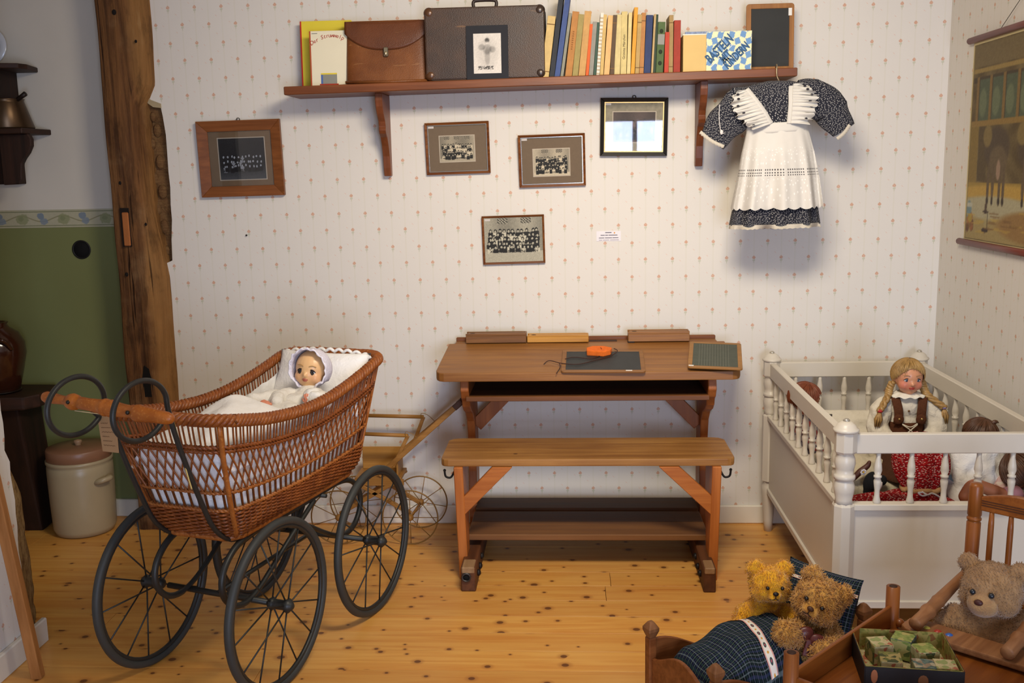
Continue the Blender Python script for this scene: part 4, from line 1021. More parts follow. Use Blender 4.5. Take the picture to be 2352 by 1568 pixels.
cord('tie_string', [lp(1405, 808, .022), lp(1385, 814), lp(1358, 823), lp(1320, 820), lp(1298, 824)])
cord('tie_string', [lp(1284, 833), lp(1287, 842, .008), lp(1278, 857, .004)])

# ================================================================== WHITE COT
WP1 = plain('#d2cabb', .35, var=.02, sc=6, spec=.45); 
CT = thing('white_cot', 'white painted cot with turned posts and spindle sides', 'cot', (1.185, -.7, 0), world=True)
x0, x1, y0, y1 = .872, 1.500, -1.30, -.105
for x, y in ((x0, y0), (x0, y1), (x1, y0), (x1, y1)):
    m = MB().lathe([(.017, .0), (.022, .05), (.031, .18), (.032, .212), (.024, .226), (.031, .236)], 16, None, (x, y, 0))
    part('foot', m, WP1, CT)
    m = MB().lathe([(.036, .236), (.036, .532), (.031, .540)], 8, Matrix.Rotation(math.pi/8, 3, 'Z'), (x, y, 0)); m.sm = [False]*len(m.sm)
    part('post_shaft', m, WP1, CT, .001)
    m = MB().lathe([(.030, .538), (.026, .552), (.031, .575), (.034, .595), (.029, .612), (.027, .618), (.033, .620), (.034, .627), (.033, .634), (.027, .637), (.029, .655), (.033, .672), (.031, .690), (.026, .703), (.03, .708)], 20, None, (x, y, 0))
    part('turned_post', m, WP1, CT)
    m = MB().lathe([(.031, .705), (.036, .713), (.036, .775)], 8, Matrix.Rotation(math.pi/8, 3, 'Z'), (x, y, 0)); m.sm = [False]*len(m.sm)
    part('post_block', m, WP1, CT, .001)
    m = MB().lathe([(.037, .775), (.041, .779), (.040, .786), (.033, .789), (.029, .799), (.018, .807), (.010, .810)], 20, None, (x, y, 0))
    cp_ = part('post_cap', m, WP1, CT)
    part('cap_button', MB().lathe([(.010, .809), (.011, .813), (.007, .818), (0, .820)], 12, None, (x, y, 0)), plain('#b8b2a4', .25, .5), cp_)
def rails(a, b_, n, horiz):
    a, b_ = Vector(a), Vector(b_); d = (b_-a).normalized(); up = (0, 0, 1)
    sh = d*.03
    def br(z0_, z1_, th): return MB().bar(a+sh+Vector((0, 0, (z0_+z1_)/2)), b_-sh+Vector((0, 0, (z0_+z1_)/2)), th, z1_-z0_)
    part('top_rail', br(.705, .770, .026), WP1, CT, .003)
    part('sill_rail', br(.518, .538, .040), WP1, CT, .002)
    part('side_panel', br(.205, .520, .014), WP1, CT)
    part('bottom_moulding', br(.182, .208, .030), WP1, CT, .003)
    L = (b_-a).length
    for i in range(n):
        p = a+d*(L*(i+1)/(n+1))
        m = MB().lathe([(.011, .536), (.0125, .545), (.009, .560), (.0085, .58), (.0115, .600), (.0125, .612), (.009, .622), (.013, .624), (.013, .630), (.009, .632), (.0135, .648), (.012, .665), (.0075, .69), (.008, .71)], 10, None, p)
        part('spindle', m, WP1, CT)
rails((x0, y0, 0), (x1, y0, 0), 5, 1); rails((x0, y1, 0), (x1, y1, 0), 5, 1)
rails((x0, y0, 0), (x0, y1, 0), 10, 0); rails((x1, y0, 0), (x1, y1, 0), 10, 0)
part('slat_base', MB().b2((x0+.02, y0+.01, .35), (x1-.02, y1-.01, .365)), plain('#b8a888', .7), CT)

# ================================================================== LEFT SIDE: CROCK, RUSTIC BENCH, JAR, WALL RACK, EASEL
Q = at_z(180, 1200, .0)
CK = thing('stoneware_crock', 'tall beige stoneware crock with a brown lid and two lugs', 'crock', (-2.276, -.105, 0))
CRM = plain('#a89878', .35, var=.04, sc=8, spec=.5); LID = plain('#8a6248', .4, var=.05, spec=.5)
part('crock_body', MB().lathe([(.10, 0), (.128, .006), (.138, .03), (.142, .15), (.144, .29), (.143, .325), (.138, .333), (.146, .340), (.146, .352), (.137, .356), (.132, .35), (.13, .30), (0, .30)], 40), CRM, CK)
ld = part('lid', MB().lathe([(.133, .346), (.141, .35), (.141, .398), (.137, .405), (.03, .412), (.02, .410), (0, .41)], 40), LID, CK)
part('lid_knob', MB().lathe([(.016, .408), (.013, .416), (.019, .426), (.017, .434), (0, .437)], 16), plain('#97785a', .4), ld)
for a in (-.45, math.pi-.45):
    ca, sa = math.cos(a), math.sin(a)
    part('lug_handle', MB().tube(spline([(.138*math.cos(a-.22), .138*math.sin(a-.22), .255), (.172*math.cos(a-.12), .172*math.sin(a-.12), .268), (.176*math.cos(a+.12), .176*math.sin(a+.12), .272), (.138*math.cos(a+.22), .138*math.sin(a+.22), .268)], 5), [.010]*2+[.013]*12+[.010]*2, 8), CRM, CK)

DKW = wood('#2c1a10', '#44281a', 'x', .8, .6, c3='#20120a'); DKZ = wood('#22140c', '#3a2216', 'z', .8, .65, c3='#1a0e08')
RB = thing('rustic_bench', 'heavy dark rustic bench with a thick worn top under the brown jar', 'bench', (-2.75, -.1, 0), world=True)
def slabtop(x, y, d): return (x, y, .672-d+.006*math.sin(x*11)*(d < .01))
P = [(-3.4, -.27), (-3.0, -.275), (-2.75, -.268), (-2.55, -.262), (-2.44, -.235), (-2.40, -.17), (-2.395, -.06), (-2.43, .04), (-3.4, .05)]
part('bench_top', MB().prism(P, slabtop, .066), DKW, RB, .008, seg=2)
for p_, q_ in (((-2.56, -.10, .61), (-2.535, -.03, 0)), ((-3.25, -.1, .61), (-3.28, -.08, 0))):
    part('bench_leg', MB().bar(p_, q_, .14, .20, (0, 1, 0), .11, .17), DKZ, RB, .012, seg=2)
JR = thing('brown_jar', 'glossy brown glazed storage jar on the rustic bench', 'jar', (-2.608, -.12, .672))
GLZ = plain('#3c1e12', .14, var=.15, sc=7, spec=.7)
part('jar_body', MB().lathe([(.075, 0), (.085, .006), (.105, .08), (.125, .17), (.122, .22), (.10, .265), (.065, .29), (.055, .305), (.062, .315), (.05, .316), (.045, .30), (0, .30)], 36), GLZ, JR)
part('jar_lug', MB().tube(spline([(.07, -.075, .235), (.085, -.10, .25), (.10, -.085, .235), (.108, -.06, .20)], 5), .010, 8), GLZ, JR)
part('foot_shadow_ring', MB().lathe([(.078, -.0005), (.09, -.0005), (.09, .004), (.078, .004)], 30), plain('#1a0f0a', .5), JR)  # dark band standing in for the jar's contact shadow on the bench

WR = thing('wall_rack', 'dark wooden wall rack with two boards and a scrolled bracket at the left edge', 'wall rack', (-2.6, .03, 1.6), world=True)
q = at_y(50, 150, -.08)
part('upper_board', MB().prism([(-3.3, .095), (-3.3, -.13), (-2.46, -.13), (-2.385, -.10), (-2.37, -.05), (-2.40, .095)], lambda x, y, d: (x, y, 2.118-d), .022), DKW, WR, .003)
q = at_y(70, 305, -.08)
part('lower_board', MB().prism([(-3.3, .095), (-3.3, -.14), (-2.375, -.14), (-2.365, .095)], lambda x, y, d: (x, y, 1.842-d), .024), DKW, WR, .003)
part('back_board', MB().b2((-3.3, .06, 1.60), (-2.505, .095, 2.10)), DKZ, WR, .003)
SBR = [(-.505, 1.818), (-.372, 1.818), (-.360, 1.795), (-.362, 1.765), (-.378, 1.735), (-.398, 1.712), (-.412, 1.69), (-.418, 1.65), (-.420, 1.622), (-.432, 1.600), (-.505, 1.598)]
part('scrolled_bracket', MB().prism([(x-2.0, z) for x, z in SBR], lambda x, z, d: (x, -.10+d, z), .03), DKZ, WR, .004)
part('side_board', MB().b2((-2.53, -.10, 1.842), (-2.497, .09, 2.10)), DKZ, WR, .003)
PT = thing('copper_pot', 'dark copper pot with a stub handle on the wall rack', 'pot', (-2.497, -.03, 1.842))
CU_ = plain('#5a4632', .35, .75, var=.2, sc=12)
part('pot_body', MB().lathe([(.108, 0), (.112, .006), (.078, .115), (.076, .125), (.080, .13), (.071, .128), (.07, .02), (0, .02)], 30), CU_, PT)
part('pot_handle', MB().rod((.055, -.02, .118), (.112, -.03, .150), [(0, .009), (.7, .010), (1, .011)], 10), plain('#20140e', .5), PT)
PL = thing('white_plate', 'white plate leaning at the left edge of the upper rack board', 'plate', M=Matrix.Translation((-2.582, .04, 2.205)) @ Matrix.Rotation(math.pi/2-.15, 4, 'X'))
part('dish', MB().lathe([(0, 0), (.05, 0), (.055, .004), (.085, .012), (.085, .016), (.055, .009), (0, .005)], 32), plain('#c8ccd4', .2, spec=.6), PL)

EA = thing('wooden_easel', 'light brown wooden easel legs standing at the left foreground', 'easel', (-1.80, -1.55, 0), world=True)
EW = wood('#94602f', '#b47c46', 'z', 1, .5)
pa = at_z(88, 1555, 0.0); pb_ = at_x(0, 1168, -1.80); d = (pb_-pa)
part('easel_leg', MB().bar(pa, pa+d*2.2, .036, .030, (0, 1, 0)), EW, EA, .003)
pc = at_z(4, 1548, 0.0)
part('easel_leg', MB().bar(pc, pc+Vector((-.05, .02, 1.0))*1.2, .036, .030, (0, 1, 0)), EW, EA, .003)
part('easel_board', MB().box((-2.03, -1.63, .95), (.02, .30, .55), Matrix.Rotation(.2, 3, 'Y')), plain('#15120f', .8), EA)
part('easel_rail', MB().bar(pa+d*.95, pc+Vector((-.05, .02, 1.0))*.62, .02, .03), EW, EA)
# ================================================================== WICKER PRAM
E1 = Vector((.29, .957, 0)).normalized(); E2 = Vector((E1.y, -E1.x, 0)); PO = Vector((-1.081, -1.217, 0))
PMX = Matrix.Translation(PO) @ Matrix.Rotation(math.atan2(E1.y, E1.x), 4, 'Z'); PMI = PMX.inverted()
def pp(s, t, z): return Vector((s, -t, z))
def pram_px(u, v, s): return PMI @ at_pl(u, v, PO+E1*s, E1)       # pixel -> pram space on the plane s = const
PR = thing('wicker_pram', 'old brown wicker pram on four large spoked wheels', 'pram', M=PMX)
IRON = plain('#2f302e', .45, .35, spec=.5, var=.12, sc=20); RUB = plain('#363836', .55, 0, spec=.4, var=.08, sc=14)
def wicker(c1, c2, c3, name):
    t = T(name); p = t.co('Object'); n = t.noise(p, 22, 4, .6); m = t.noise(p, 140, 2)
    col = t.mix(n.step(.3, .7), hx(c1), hx(c2)); col = t.mix(m.step(.55, .75)*.6, col, hx(c3))
    t.bump(m, .3, .002); return t.done(col, .42, 0, .45)
WK = wicker('#7c3f16', '#94521f', '#b87434', 'wicker_cane'); WK2 = wicker('#6b3412', '#8a4a1c', '#a8642c', 'wicker_weave'); WK3 = wicker('#8a4c1c', '#a8642a', '#c88844', 'wicker_twine')
ZR = [(-1, .925), (-.8, .903), (-.55, .876), (-.3, .860), (-.05, .852), (.2, .857), (.45, .875), (.7, .900), (.88, .922), (1, .932)]
def zrim(a): return sum(lerp_tab(ZR, a+d) for d in (-.08, -.04, 0, .04, .08))/5
def contour(u):
    hl, hw, r = .51, .205, .075; L = 2*(hl-r); Wd = 2*(hw-r); C_ = math.pi*r/2; tot = 2*L+2*Wd+4*C_
    d = (u % 1.0)*tot
    segs = [('l', L, (-hl+r, hw), (1, 0)), ('a', C_, (hl-r, hw-r), math.pi/2), ('l', Wd, (hl, hw-r), (0, -1)), ('a', C_, (hl-r, -hw+r), 0.0), ('l', L, (hl-r, -hw), (-1, 0)), ('a', C_, (-hl+r, -hw+r), -math.pi/2), ('l', Wd, (-hl, -hw+r), (0, 1)), ('a', C_, (-hl+r, hw-r), math.pi)]
    for k, ln, p, q in segs:
        if d <= ln:
            if k == 'l': return ((p[0]+q[0]*d)/hl, (p[1]+q[1]*d)/hw)
            a = q-(d/ln)*math.pi/2; return ((p[0]+r*math.cos(a))/hl, (p[1]+r*math.sin(a))/hw)
        d -= ln
    return (-1+r/hl, 1)
PER = 2.55
def bk(u, v, out=0.0):
    a, b_ = contour(u); k = max(0.0, v-.86)/.14
    s0, s1 = -.462+.130*v**1.15, .572-.120*v**1.1
    inset = .030*k*k
    s = (s0+s1)/2+a*((s1-s0)/2-inset+out); t_ = b_*(.212-.062*v**.9-inset+out)
    return pp(s, t_, zrim(a)*(1-v)+.503*v)
NST = 78
# braided rim: three cords twisted round each other
b = MB(); N_ = 560
for k in range(4):
    pts = []
    for i in range(N_):
        u = i/N_; ph = 2*math.pi*(u*38+k/4); c_ = bk(u, 0.0); nx = (bk(u, 0, .02)-bk(u, 0, 0)).normalized()
        pts.append(c_+nx*(.014*math.cos(ph))+Vector((0, 0, .012*math.sin(ph)+.002)))
    b.tube(pts, .0088, 6, True)
o = part('braided_rim', b, WK, PR); o['kind'] = 'stuff'
def uprights(b, v0, v1, pairs, du=.0027, r=.0031, shift=0.0, n=7):
    for i in range(pairs):
        for d in (-du, du):
            u = i/pairs+d
            b.tube([bk(u+shift*(j/(n-1)), v0+(v1-v0)*j/(n-1)) for j in range(n)], r, 5, caps=False)
b = MB(); uprights(b, .02, .235, NST); uprights(b, .56, .74, NST, .0, .0040); 
o = part('cane_uprights', b, WK, PR); o['kind'] = 'stuff'
b = MB()
for i in range(NST):
    u0 = i/NST
    for sg in (1, -1):
        b.tube([bk(u0+sg*(j/8)*2.0/NST, .225+(.585-.225)*j/8, .002*sg) for j in range(9)], .0031, 5, caps=False)
o = part('cane_lattice', b, WK, PR); o['kind'] = 'stuff'
def ring_rope(b, v, r, turns, off=.0045, strands=2, rr=None):
    for k in range(strands):
        pts = []
        for i in range(420):
            u = i/420; ph = 2*math.pi*(u*turns+k/strands); c_ = bk(u, v+.008*math.sin(ph)); nx = (bk(u, v, .02)-bk(u, v, 0)).normalized()
            pts.append(c_+nx*(off*math.cos(ph)))
        b.tube(pts, rr or r, 5, True)
b = MB(); ring_rope(b, .205, .005, 78); ring_rope(b, .238, .005, 78); o = part('twisted_band', b, WK2, PR); o['kind'] = 'stuff'
b = MB(); ring_rope(b, .575, .004, 78); o = part('twine_row', b, WK3, PR); o['kind'] = 'stuff'
b = MB(); ring_rope(b, .725, .005, 78); o = part('twine_row', b, WK3, PR); o['kind'] = 'stuff'
# dense weave
b = MB(); ROWS = 17
for k in range(ROWS):
    v = .742+(.985-.742)*k/(ROWS-1); pts = []
    for i in range(NST*4):
        u = i/(NST*4); pts.append(bk(u, v, .0055*math.sin(math.pi*2*u*NST/2+math.pi*(k % 2))))
    b.tube(pts, .0048, 5, True)
o = part('woven_band', b, WK2, PR); o['kind'] = 'stuff'
part('basket_floor', MB().grid(lambda u, v: tuple(bk(u, .86, -.012).lerp(Vector((.055, 0, .505)), v) if v > 0 else bk(u, .80, -.010)), 80, 6, True), plain('#4a280f', .8), PR)
# corner canes and the wrapped lower edge
def corner_u(sa, sb):
    best = min(((i/2000) for i in range(2000)), key=lambda q: (contour(q)[0]-sa*.955)**2*4+(contour(q)[1]-sb*.93)**2)
    return best
for sa in (-1, 1):
    for sb in (-1, 1):
        cu = corner_u(sa, sb)
        part('corner_cane', MB().tube([bk(cu, .03+.96*j/14, .004) for j in range(15)], .0085 if sa < 0 else .007, 7), WK3, PR)
pts = [bk(i/300, .985, .003)+Vector((0, 0, .002*math.sin(i*1.9))) for i in range(300)]
part('wrapped_edge', MB().tube(pts, [.0125+.0016*math.sin(i*1.9) for i in range(300)], 8, True), WK3, PR)
# ---- iron undercarriage
RW = .278; TB, WB = .262, .300          # half track, half wheelbase
def make_wheel(s, t):
    c = pp(s, t, RW); sg = 1 if t > 0 else -1
    w = part('wheel', MB().tube([c+Vector(((RW-.013)*math.cos(a), 0, (RW-.013)*math.sin(a))) for a in np.linspace(0, 2*math.pi, 73)[:-1]], .0135, 10, True), RUB, PR)
    part('rim', MB().tube([c+Vector(((RW-.029)*math.cos(a), 0, (RW-.029)*math.sin(a))) for a in np.linspace(0, 2*math.pi, 61)[:-1]], .0075, 8, True), IRON, w)
    prof = [(0, .010), (.06, .016), (.18, .022), (.24, .018), (.30, .016), (.62, .016), (.70, .019), (.80, .024), (.88, .017), (.95, .012), (1, .006)]
    part('hub', MB().rod(pp(s, t-sg*.042, RW), pp(s, t+sg*.052, RW), prof, 16), IRON, w)
    for i in range(14):
        a = 2*math.pi*i/14+.11*(t > 0)+.2*(s > 0); side = (-.026 if i % 2 else .028)*sg
        part('spoke', MB().tube([pp(s, t+side, RW)+Vector((.014*math.cos(a), 0, .014*math.sin(a))), c+Vector(((RW-.03)*math.cos(a), 0, (RW-.03)*math.sin(a)))], .0028, 5), IRON, w)
for s, ds in ((-.245, .022), (.345, .0)):
    dt = -.032 if s < 0 else -.008; make_wheel(s+ds, -TB+.02+dt); make_wheel(s, TB+dt)
    part('axle', MB().tube([pp(s+ds*.9, -TB+.05, RW), pp(s+ds*.1, TB-.03, RW)], .010, 10), IRON, PR)
for t_ in (-.125, .125):
    for sg in (-1, 1):
        k0 = .05; pts = spline([q_+Vector((k0, 0, 0)) for q_ in [pp(sg*-.02, t_, .492), pp(sg*.14, t_, .494), pp(sg*.26, t_, .496), pp(sg*.36, t_, .478), pp(sg*.425, t_, .425), pp(sg*.435, t_, .36), pp(sg*.395, t_, .305), pp(sg*.33, t_, .284), pp(sg*.25, t_, .30), pp(sg*.16, t_, .345), pp(sg*.03, t_*1.04, .42), pp(sg*-.10, t_*1.04, .484)]], 6)
        part('spring', MB().tube(pts, [.0105 if i < 44 else .0085 for i in range(len(pts))], 8), IRON, PR)
part('reach_rod', MB().tube([pp(-.24, 0, RW+.01), pp(.345, 0, RW+.01)], .008, 8), IRON, PR)
part('cross_bar', MB().tube([pp(-.05, -.15, .486), pp(-.05, .15, .486)], .008, 8), IRON, PR)
part('cross_bar', MB().tube([pp(.2, -.15, .486), pp(.2, .15, .486)], .008, 8), IRON, PR)
# ---- scrolled handle rods and turned handle
HS, HZ = -.655, .992
for t_ in (-.112, .108):
    pts = [pp(-.06, t_, .486), pp(-.20, t_, .487), pp(-.30, t_, .50), pp(-.378, t_, .56), pp(-.43, t_, .66), pp(-.485, t_, .79), pp(-.525, t_, .90), pp(-.545, t_, .975)]
    pts += [pp(HS+.108*math.cos(a)*(1-.04*a/6), t_, HZ+.004+.082*math.sin(a)*(1-.03*a/6)) for a in np.linspace(.15, 5.6, 26)]
    pts += [pp(HS+.07, t_, HZ-.035), pp(HS+.05, t_, HZ-.012)]
    part('handle_rod', MB().tube(spline(pts, 3), .0078, 8), IRON, PR)
WT = wicker('#9a5216', '#b06420', '#c8843c', 'turned_handle')
A_, B_ = pp(HS, -.228, HZ+.024), pp(HS, .216, HZ-.012)
pr = [(0, .004), (.008, .013), (.03, .0165), (.10, .015), (.16, .0125), (.19, .013), (.205, .020), (.235, .024), (.27, .021), (.285, .014), (.30, .018), (.36, .0175), (.44, .020), (.47, .022), (.48, .0245), (.50, .0245), (.51, .021), (.53, .0245), (.545, .022), (.62, .019), (.70, .0165), (.715, .022), (.74, .0245), (.78, .022), (.86, .0185), (.95, .0175), (.985, .013), (1, .004)]
hd_ = part('turned_handle', MB().rod(A_, B_, pr, 20), WT, PR)
for f in (.245, .70): q = A_.lerp(B_, f); part('bolt', MB().ball(q+Vector((-.022, 0, .004)), (.006, .006, .006), 8), plain('#33302c', .4, .7), hd_)
# ---- paper tag
q = pram_px(230, 955, -.60)
tg = thing('paper_tag', 'small handwritten paper tag hanging at the pram handle', 'tag', M=PMX)
P4 = [pram_px(u, v, -.57) for u, v in ((223, 953), (264, 952), (272, 1040), (236, 1036))]
b = MB().add([tuple(p) for p in P4]+[tuple(p+Vector((.002, 0, 0))) for p in P4], [(0, 1, 2, 3), (7, 6, 5, 4), (0, 4, 5, 1), (1, 5, 6, 2), (2, 6, 7, 3), (3, 7, 4, 0)])
part('paper', b, plain('#a8845c', .8, var=.04), tg)
for k in range(6):
    f = .22+k*.12; l, r_ = P4[0].lerp(P4[3], f), P4[1].lerp(P4[2], f)
    part('handwriting', MB().tube([l.lerp(r_, e)+Vector((-.0012, 0, .0014*math.sin(e*60+k))) for e in np.linspace(.15, .55+.3*((k*7) % 3)/2, 12)], .0006, 4), plain('#6a4a30', .8), tg)
part('tie', MB().tube([P4[0].lerp(P4[1], .5), Vector((HS, .12, HZ-.01))], .0012, 5), plain('#c8b48c', .8), tg)
y_ = MB().tube(spline([pp(-.53, .10, .97), pp(-.515, .108, .90), pp(-.50, .105, .84), pp(-.485, .11, .76), pp(-.475, .112, .72)], 6), .0024, 5)
part('string', y_, plain('#c9b06a', .8), PR)

# ---- bedding
def cloth(c1, c2, name, wr=26, st=.5):
    t = T(name); p = t.co('Object'); n = t.noise(p, wr, 5, .6, .4)
    t.bump(n, st, .02); return t.done(t.mix(n, hx(c1), hx(c2)), .9, 0, .15)
LIN = cloth('#e8e6e4', '#f4f3f2', 'white_linen', 22, .35); LIN2 = cloth('#c9c4c8', '#e0dde0', 'quilted_linen', 60, .5)
MT = thing('pram_mattress', 'white cotton bedding lining the wicker pram', 'bedding', M=PMX)
def lining(u, v):
    a, b_ = contour(u); v0 = .22-.12*max(0, min(1, (a+.45)/.9))
    w_ = v0+(.80-v0)*v; f = .006*math.sin(u*150)+.004*math.sin(u*310+v*5)
    return tuple(bk(u, w_, -.016+f*.6-.010*(1-v)))
part('lining', MB().grid(lining, 220, 10, True), LIN, MT)
def mat_top(u, v): c = Vector((.05, 0, .64)); q = bk(u, .66, -.02); return tuple(q.lerp(c, v)+Vector((0, 0, .02*math.sin(v*1.5))))
part('mattress_top', MB().grid(mat_top, 80, 8, True), LIN, MT)
def duvet(u, v):
    s = -.40+.50*v; b_ = u*2-1; e = 1-abs(b_)**3.5; f = math.sin(math.pi*min(1, .10+v*.93))
    z = .742+.125*e*(f**.45)+.045*math.exp(-((s-.0)/.13)**2)*e+.010*math.sin(u*9+v*6)*e+.010*NZ.noise(Vector((s*14, b_*3, 1)))*e
    return pp(s, b_*(.172+.012*v), z)
DV = thing('pram_duvet', 'puffed white duvet at the foot end inside the pram', 'duvet', M=PMX)
part('cover', MB().grid(duvet, 36, 34), LIN, DV, solid=.012)
def pillow(mb, c, ex, ey, ez, w_, h_, th, n=22, crumple=.004, seed=0):
    ex, ey, ez = Vector(ex).normalized(), Vector(ey).normalized(), Vector(ez).normalized(); c = Vector(c)
    def side(sg):
        def fn(u, v):
            a, b_ = u*2-1, v*2-1
            k = max(0.0, (1-a*a)*(1-b_*b_))**.42
            pin = 1-.10*(abs(a)**2*0+ (1-abs(b_))*0)
            cx = a*(1-.07*(1-b_*b_)*abs(a)**3); cy = b_*(1-.07*(1-a*a)*abs(b_)**3)
            n_ = NZ.noise(Vector((a*3+seed, b_*3, sg)))*crumple
            return tuple(c+ex*(cx*w_/2)+ey*(cy*h_/2)+ez*(sg*(th/2*k+n_*k)))
        return fn
    mb.grid(side(1), n, n); mb.grid(side(-1), n, n); return mb
PW = thing('pram_pillow', 'white scalloped pillow at the head end of the pram', 'pillow', M=PMX)
part('pillow', pillow(MB(), pp(.435, .0, .845), (0, 1, 0), (.50, 0, .86), (-.86, 0, .5), .39, .25, .11), LIN, PW, weld=True)
edge = [pp(.500, .19-.38*i/60, .950+.012*abs(math.sin(i*.52))-.018*abs(i/30-1)**3) for i in range(61)]
part('scalloped_edge', MB().tube(edge, .006, 6), plain('#e8e6e4', .9), PW)

# ================================================================== DOLL'S PUSHCHAIR BY THE WALL
BG = thing('doll_pushchair', 'small yellowish wooden doll pushchair with thin wire wheels by the wall', 'pushchair', (-.78, -.2, 0), world=True)
BW = wood('#8a5e26', '#a8783a', 'x', 1.4, .5); BWI = plain('#8a6630', .45, .3, var=.1)
yn, yf = -.285, -.075
R_ = .122
wheels = [(at_y(942, 1183, yn), yn), (at_y(778, 1188, yn), yn), (at_y(966, 1144, yf), yf), (at_y(818, 1135, yf), yf)]
for i, (c, y) in enumerate(wheels):
    c = Vector((c.x, y, R_+.003))
    w = part('wheel', MB().tube([c+Vector((R_*math.cos(a), 0, R_*math.sin(a))) for a in np.linspace(0, 2*math.pi, 49)[:-1]], .0032, 6, True), BWI, BG)
    part('hub', MB().rod(c-Vector((0, .018, 0)), c+Vector((0, .018, 0)), [(0, .008), (.2, .013), (.5, .016), (.8, .013), (1, .008)], 12), BW, w)
    for k in range(8):
        a = 2*math.pi*k/8+.3*i; part('spoke', MB().tube([c, c+Vector((R_*math.cos(a), 0, R_*math.sin(a)))], .0019, 5), BWI, w)
xs = [wheels[i][0].x for i in range(4)]
for k, (i, j) in enumerate(((0, 2), (1, 3))):
    part('axle', MB().tube([(xs[i], yn, R_), (xs[j], yf, R_)], .006, 8), BW, BG)
for y, sx in ((yn+.03, 0), (yf-.03, 2)):
    xr_, xf_ = xs[sx], xs[sx+1]; xm = (xr_+xf_)/2
    part('frame_bar', MB().bar((xf_+.0, y, R_+.01), (xr_-.055, y, .285), .014, .018), BW, BG, .002)
    part('frame_bar', MB().bar((xr_, y, R_+.01), (xf_+.06, y, .285), .014, .018), BW, BG, .002)
    # long handle bar
    a = at_y(878 if sx == 0 else 893, 1085 if sx == 0 else 1062, y); b_ = at_y(1060 if sx == 0 else 1068, 922 if sx == 0 else 914, y)
    d = (b_-a).normalized()
    part('handle_bar', MB().bar(a-d*.02, b_-d*.02, .014, .022), BW, BG, .002)
    part('handle_tip', MB().bar(b_-d*.045, b_+d*.004, .017, .026), plain('#4a2a14', .5), BG, .003)
    if sx == 0: rl, rr_, ps = at_y(836, 996, y), at_y(937, 1000, y), at_y(903, 1072, y)
    else: rl, rr_, ps = at_y(845, 954, y), at_y(973, 957, y), at_y(952, 1012, y)
    part('arm_rail', MB().tube([rl, rr_], .0085, 10), BW, BG)
    part('arm_post', MB().bar(ps, rr_, .012, .016), BW, BG, .002)
    part('arm_post', MB().bar((rl.x+.01, y, ps.z), (rl.x+.01, y, rl.z), .012, .016), BW, BG, .002)
    part('wire_catch', MB().tube(spline([rr_+Vector((-.01, -.008, 0)), rr_+Vector((-.008, -.008, .018)), rr_+Vector((.02, -.008, .01)), rr_+Vector((.05, -.004, -.02))], 5), .0014, 5), BWI, BG)
q = at_y(830, 1075, yn+.04); e = at_y(922, 1075, yn+.04)
part('seat_board', MB().b2((q.x-.03, yn+.03, .285), (e.x, yf-.03, .298)), BW, BG, .002)
part('seat_rail', MB().b2((q.x-.03, yn+.022, .262), (e.x+.01, yn+.036, .29)), BW, BG, .002)
part('seat_back', MB().add([(e.x-.015, y, z) if k == 0 else (e.x-.022, y, z) for k in (0, 1) for y in (yn+.04, yf-.04) for z in (.298, .375)], [(0, 1, 3, 2), (4, 6, 7, 5), (0, 4, 5, 1), (2, 3, 7, 6), (0, 2, 6, 4), (1, 5, 7, 3)]), wood('#a07030', '#b8863e', 'z', 1.2, .5), BG)
part('front_panel', MB().b2((q.x-.02, yf-.046, .298), (e.x-.02, yf-.038, .40)), wood('#a07030', '#b8863e', 'x', 1.2, .5), BG, .002)
part('handle_crossbar', MB().tube([at_y(1040, 940, yn+.03), at_y(1052, 928, yf-.03)], .008, 8), BW, BG)
# ================================================================== TOY CRADLE
CE1 = Vector((.86, .51, 0)).normalized(); CE2 = Vector((CE1.y, -CE1.x, 0))      # foot -> head, left -> right
CO_ = at_z(1495, 1428, .315)                                                    # top of the foot-left post
CW, CL, CH = .296, .535, .30
CMX = Matrix.Translation((CO_.x, CO_.y, 0)) @ Matrix.Rotation(math.atan2(CE1.y, CE1.x), 4, 'Z'); CMI = CMX.inverted()
CD = thing('toy_cradle', 'brown wooden toy cradle with wavy sides and knobbed posts', 'cradle', M=CMX)
def cp3(s, t, z): return Vector((s, -t, z))
CWD = wood('#6b3a1a', '#8a5228', 'x', 1.4, .45, c3='#5c3016'); CWK = wood('#6b4426', '#8a5c38', 'z', 1.6, .5)
for s, t_, h in ((0, 0, .30), (0, CW, .30), (CL, 0, .35), (CL, CW, .35)):
    pr_ = part('corner_post', MB().bar(cp3(s, t_, .035), cp3(s, t_, h-.03), .026, .026, (1, 0, 0)), CWD, CD, .003)
    kn = MB().lathe([(.013, h-.032), (.0165, h-.028), (.026, h-.010), (.026, h+.000), (.010, h+.018), (0, h+.0185)], 4, Matrix.Rotation(.785, 3, 'Z'), cp3(s, t_, 0))
    kn.sm = [False]*len(kn.sm)
    part('post_knob', kn, CWK, CD, .004, seg=2)
def wav(x, L, lo, hi, fl=False):
    k = x/L; return lo+(hi-lo)*(.5-.5*math.cos(2*math.pi*k))
for t_ in (0, CW):                                                              # long sides: dip in the middle
    P = [(.012, .05), (CL-.012, .05)] + [(CL-.012-i*(CL-.024)/24, .218+.045*math.cos(2*math.pi*i/24*1.0)*1.0+.012*(1-i/24)) for i in range(25)]
    part('side_board', MB().prism(P, lambda x, z, d: cp3(x, t_-.006+d, z), .012), CWD, CD, .002)
for s, hi in ((0, .262), (CL, .315)):                                           # end boards: raised in the middle
    P = [(.012, .05), (CW-.012, .05)] + [(CW-.012-i*(CW-.024)/20, hi-.055+.050*math.sin(math.pi*i/20)**1.6) for i in range(21)]
    part('end_board', MB().prism(P, lambda x, z, d: cp3(s-.006+d, x, z), .012), CWD, CD, .002)
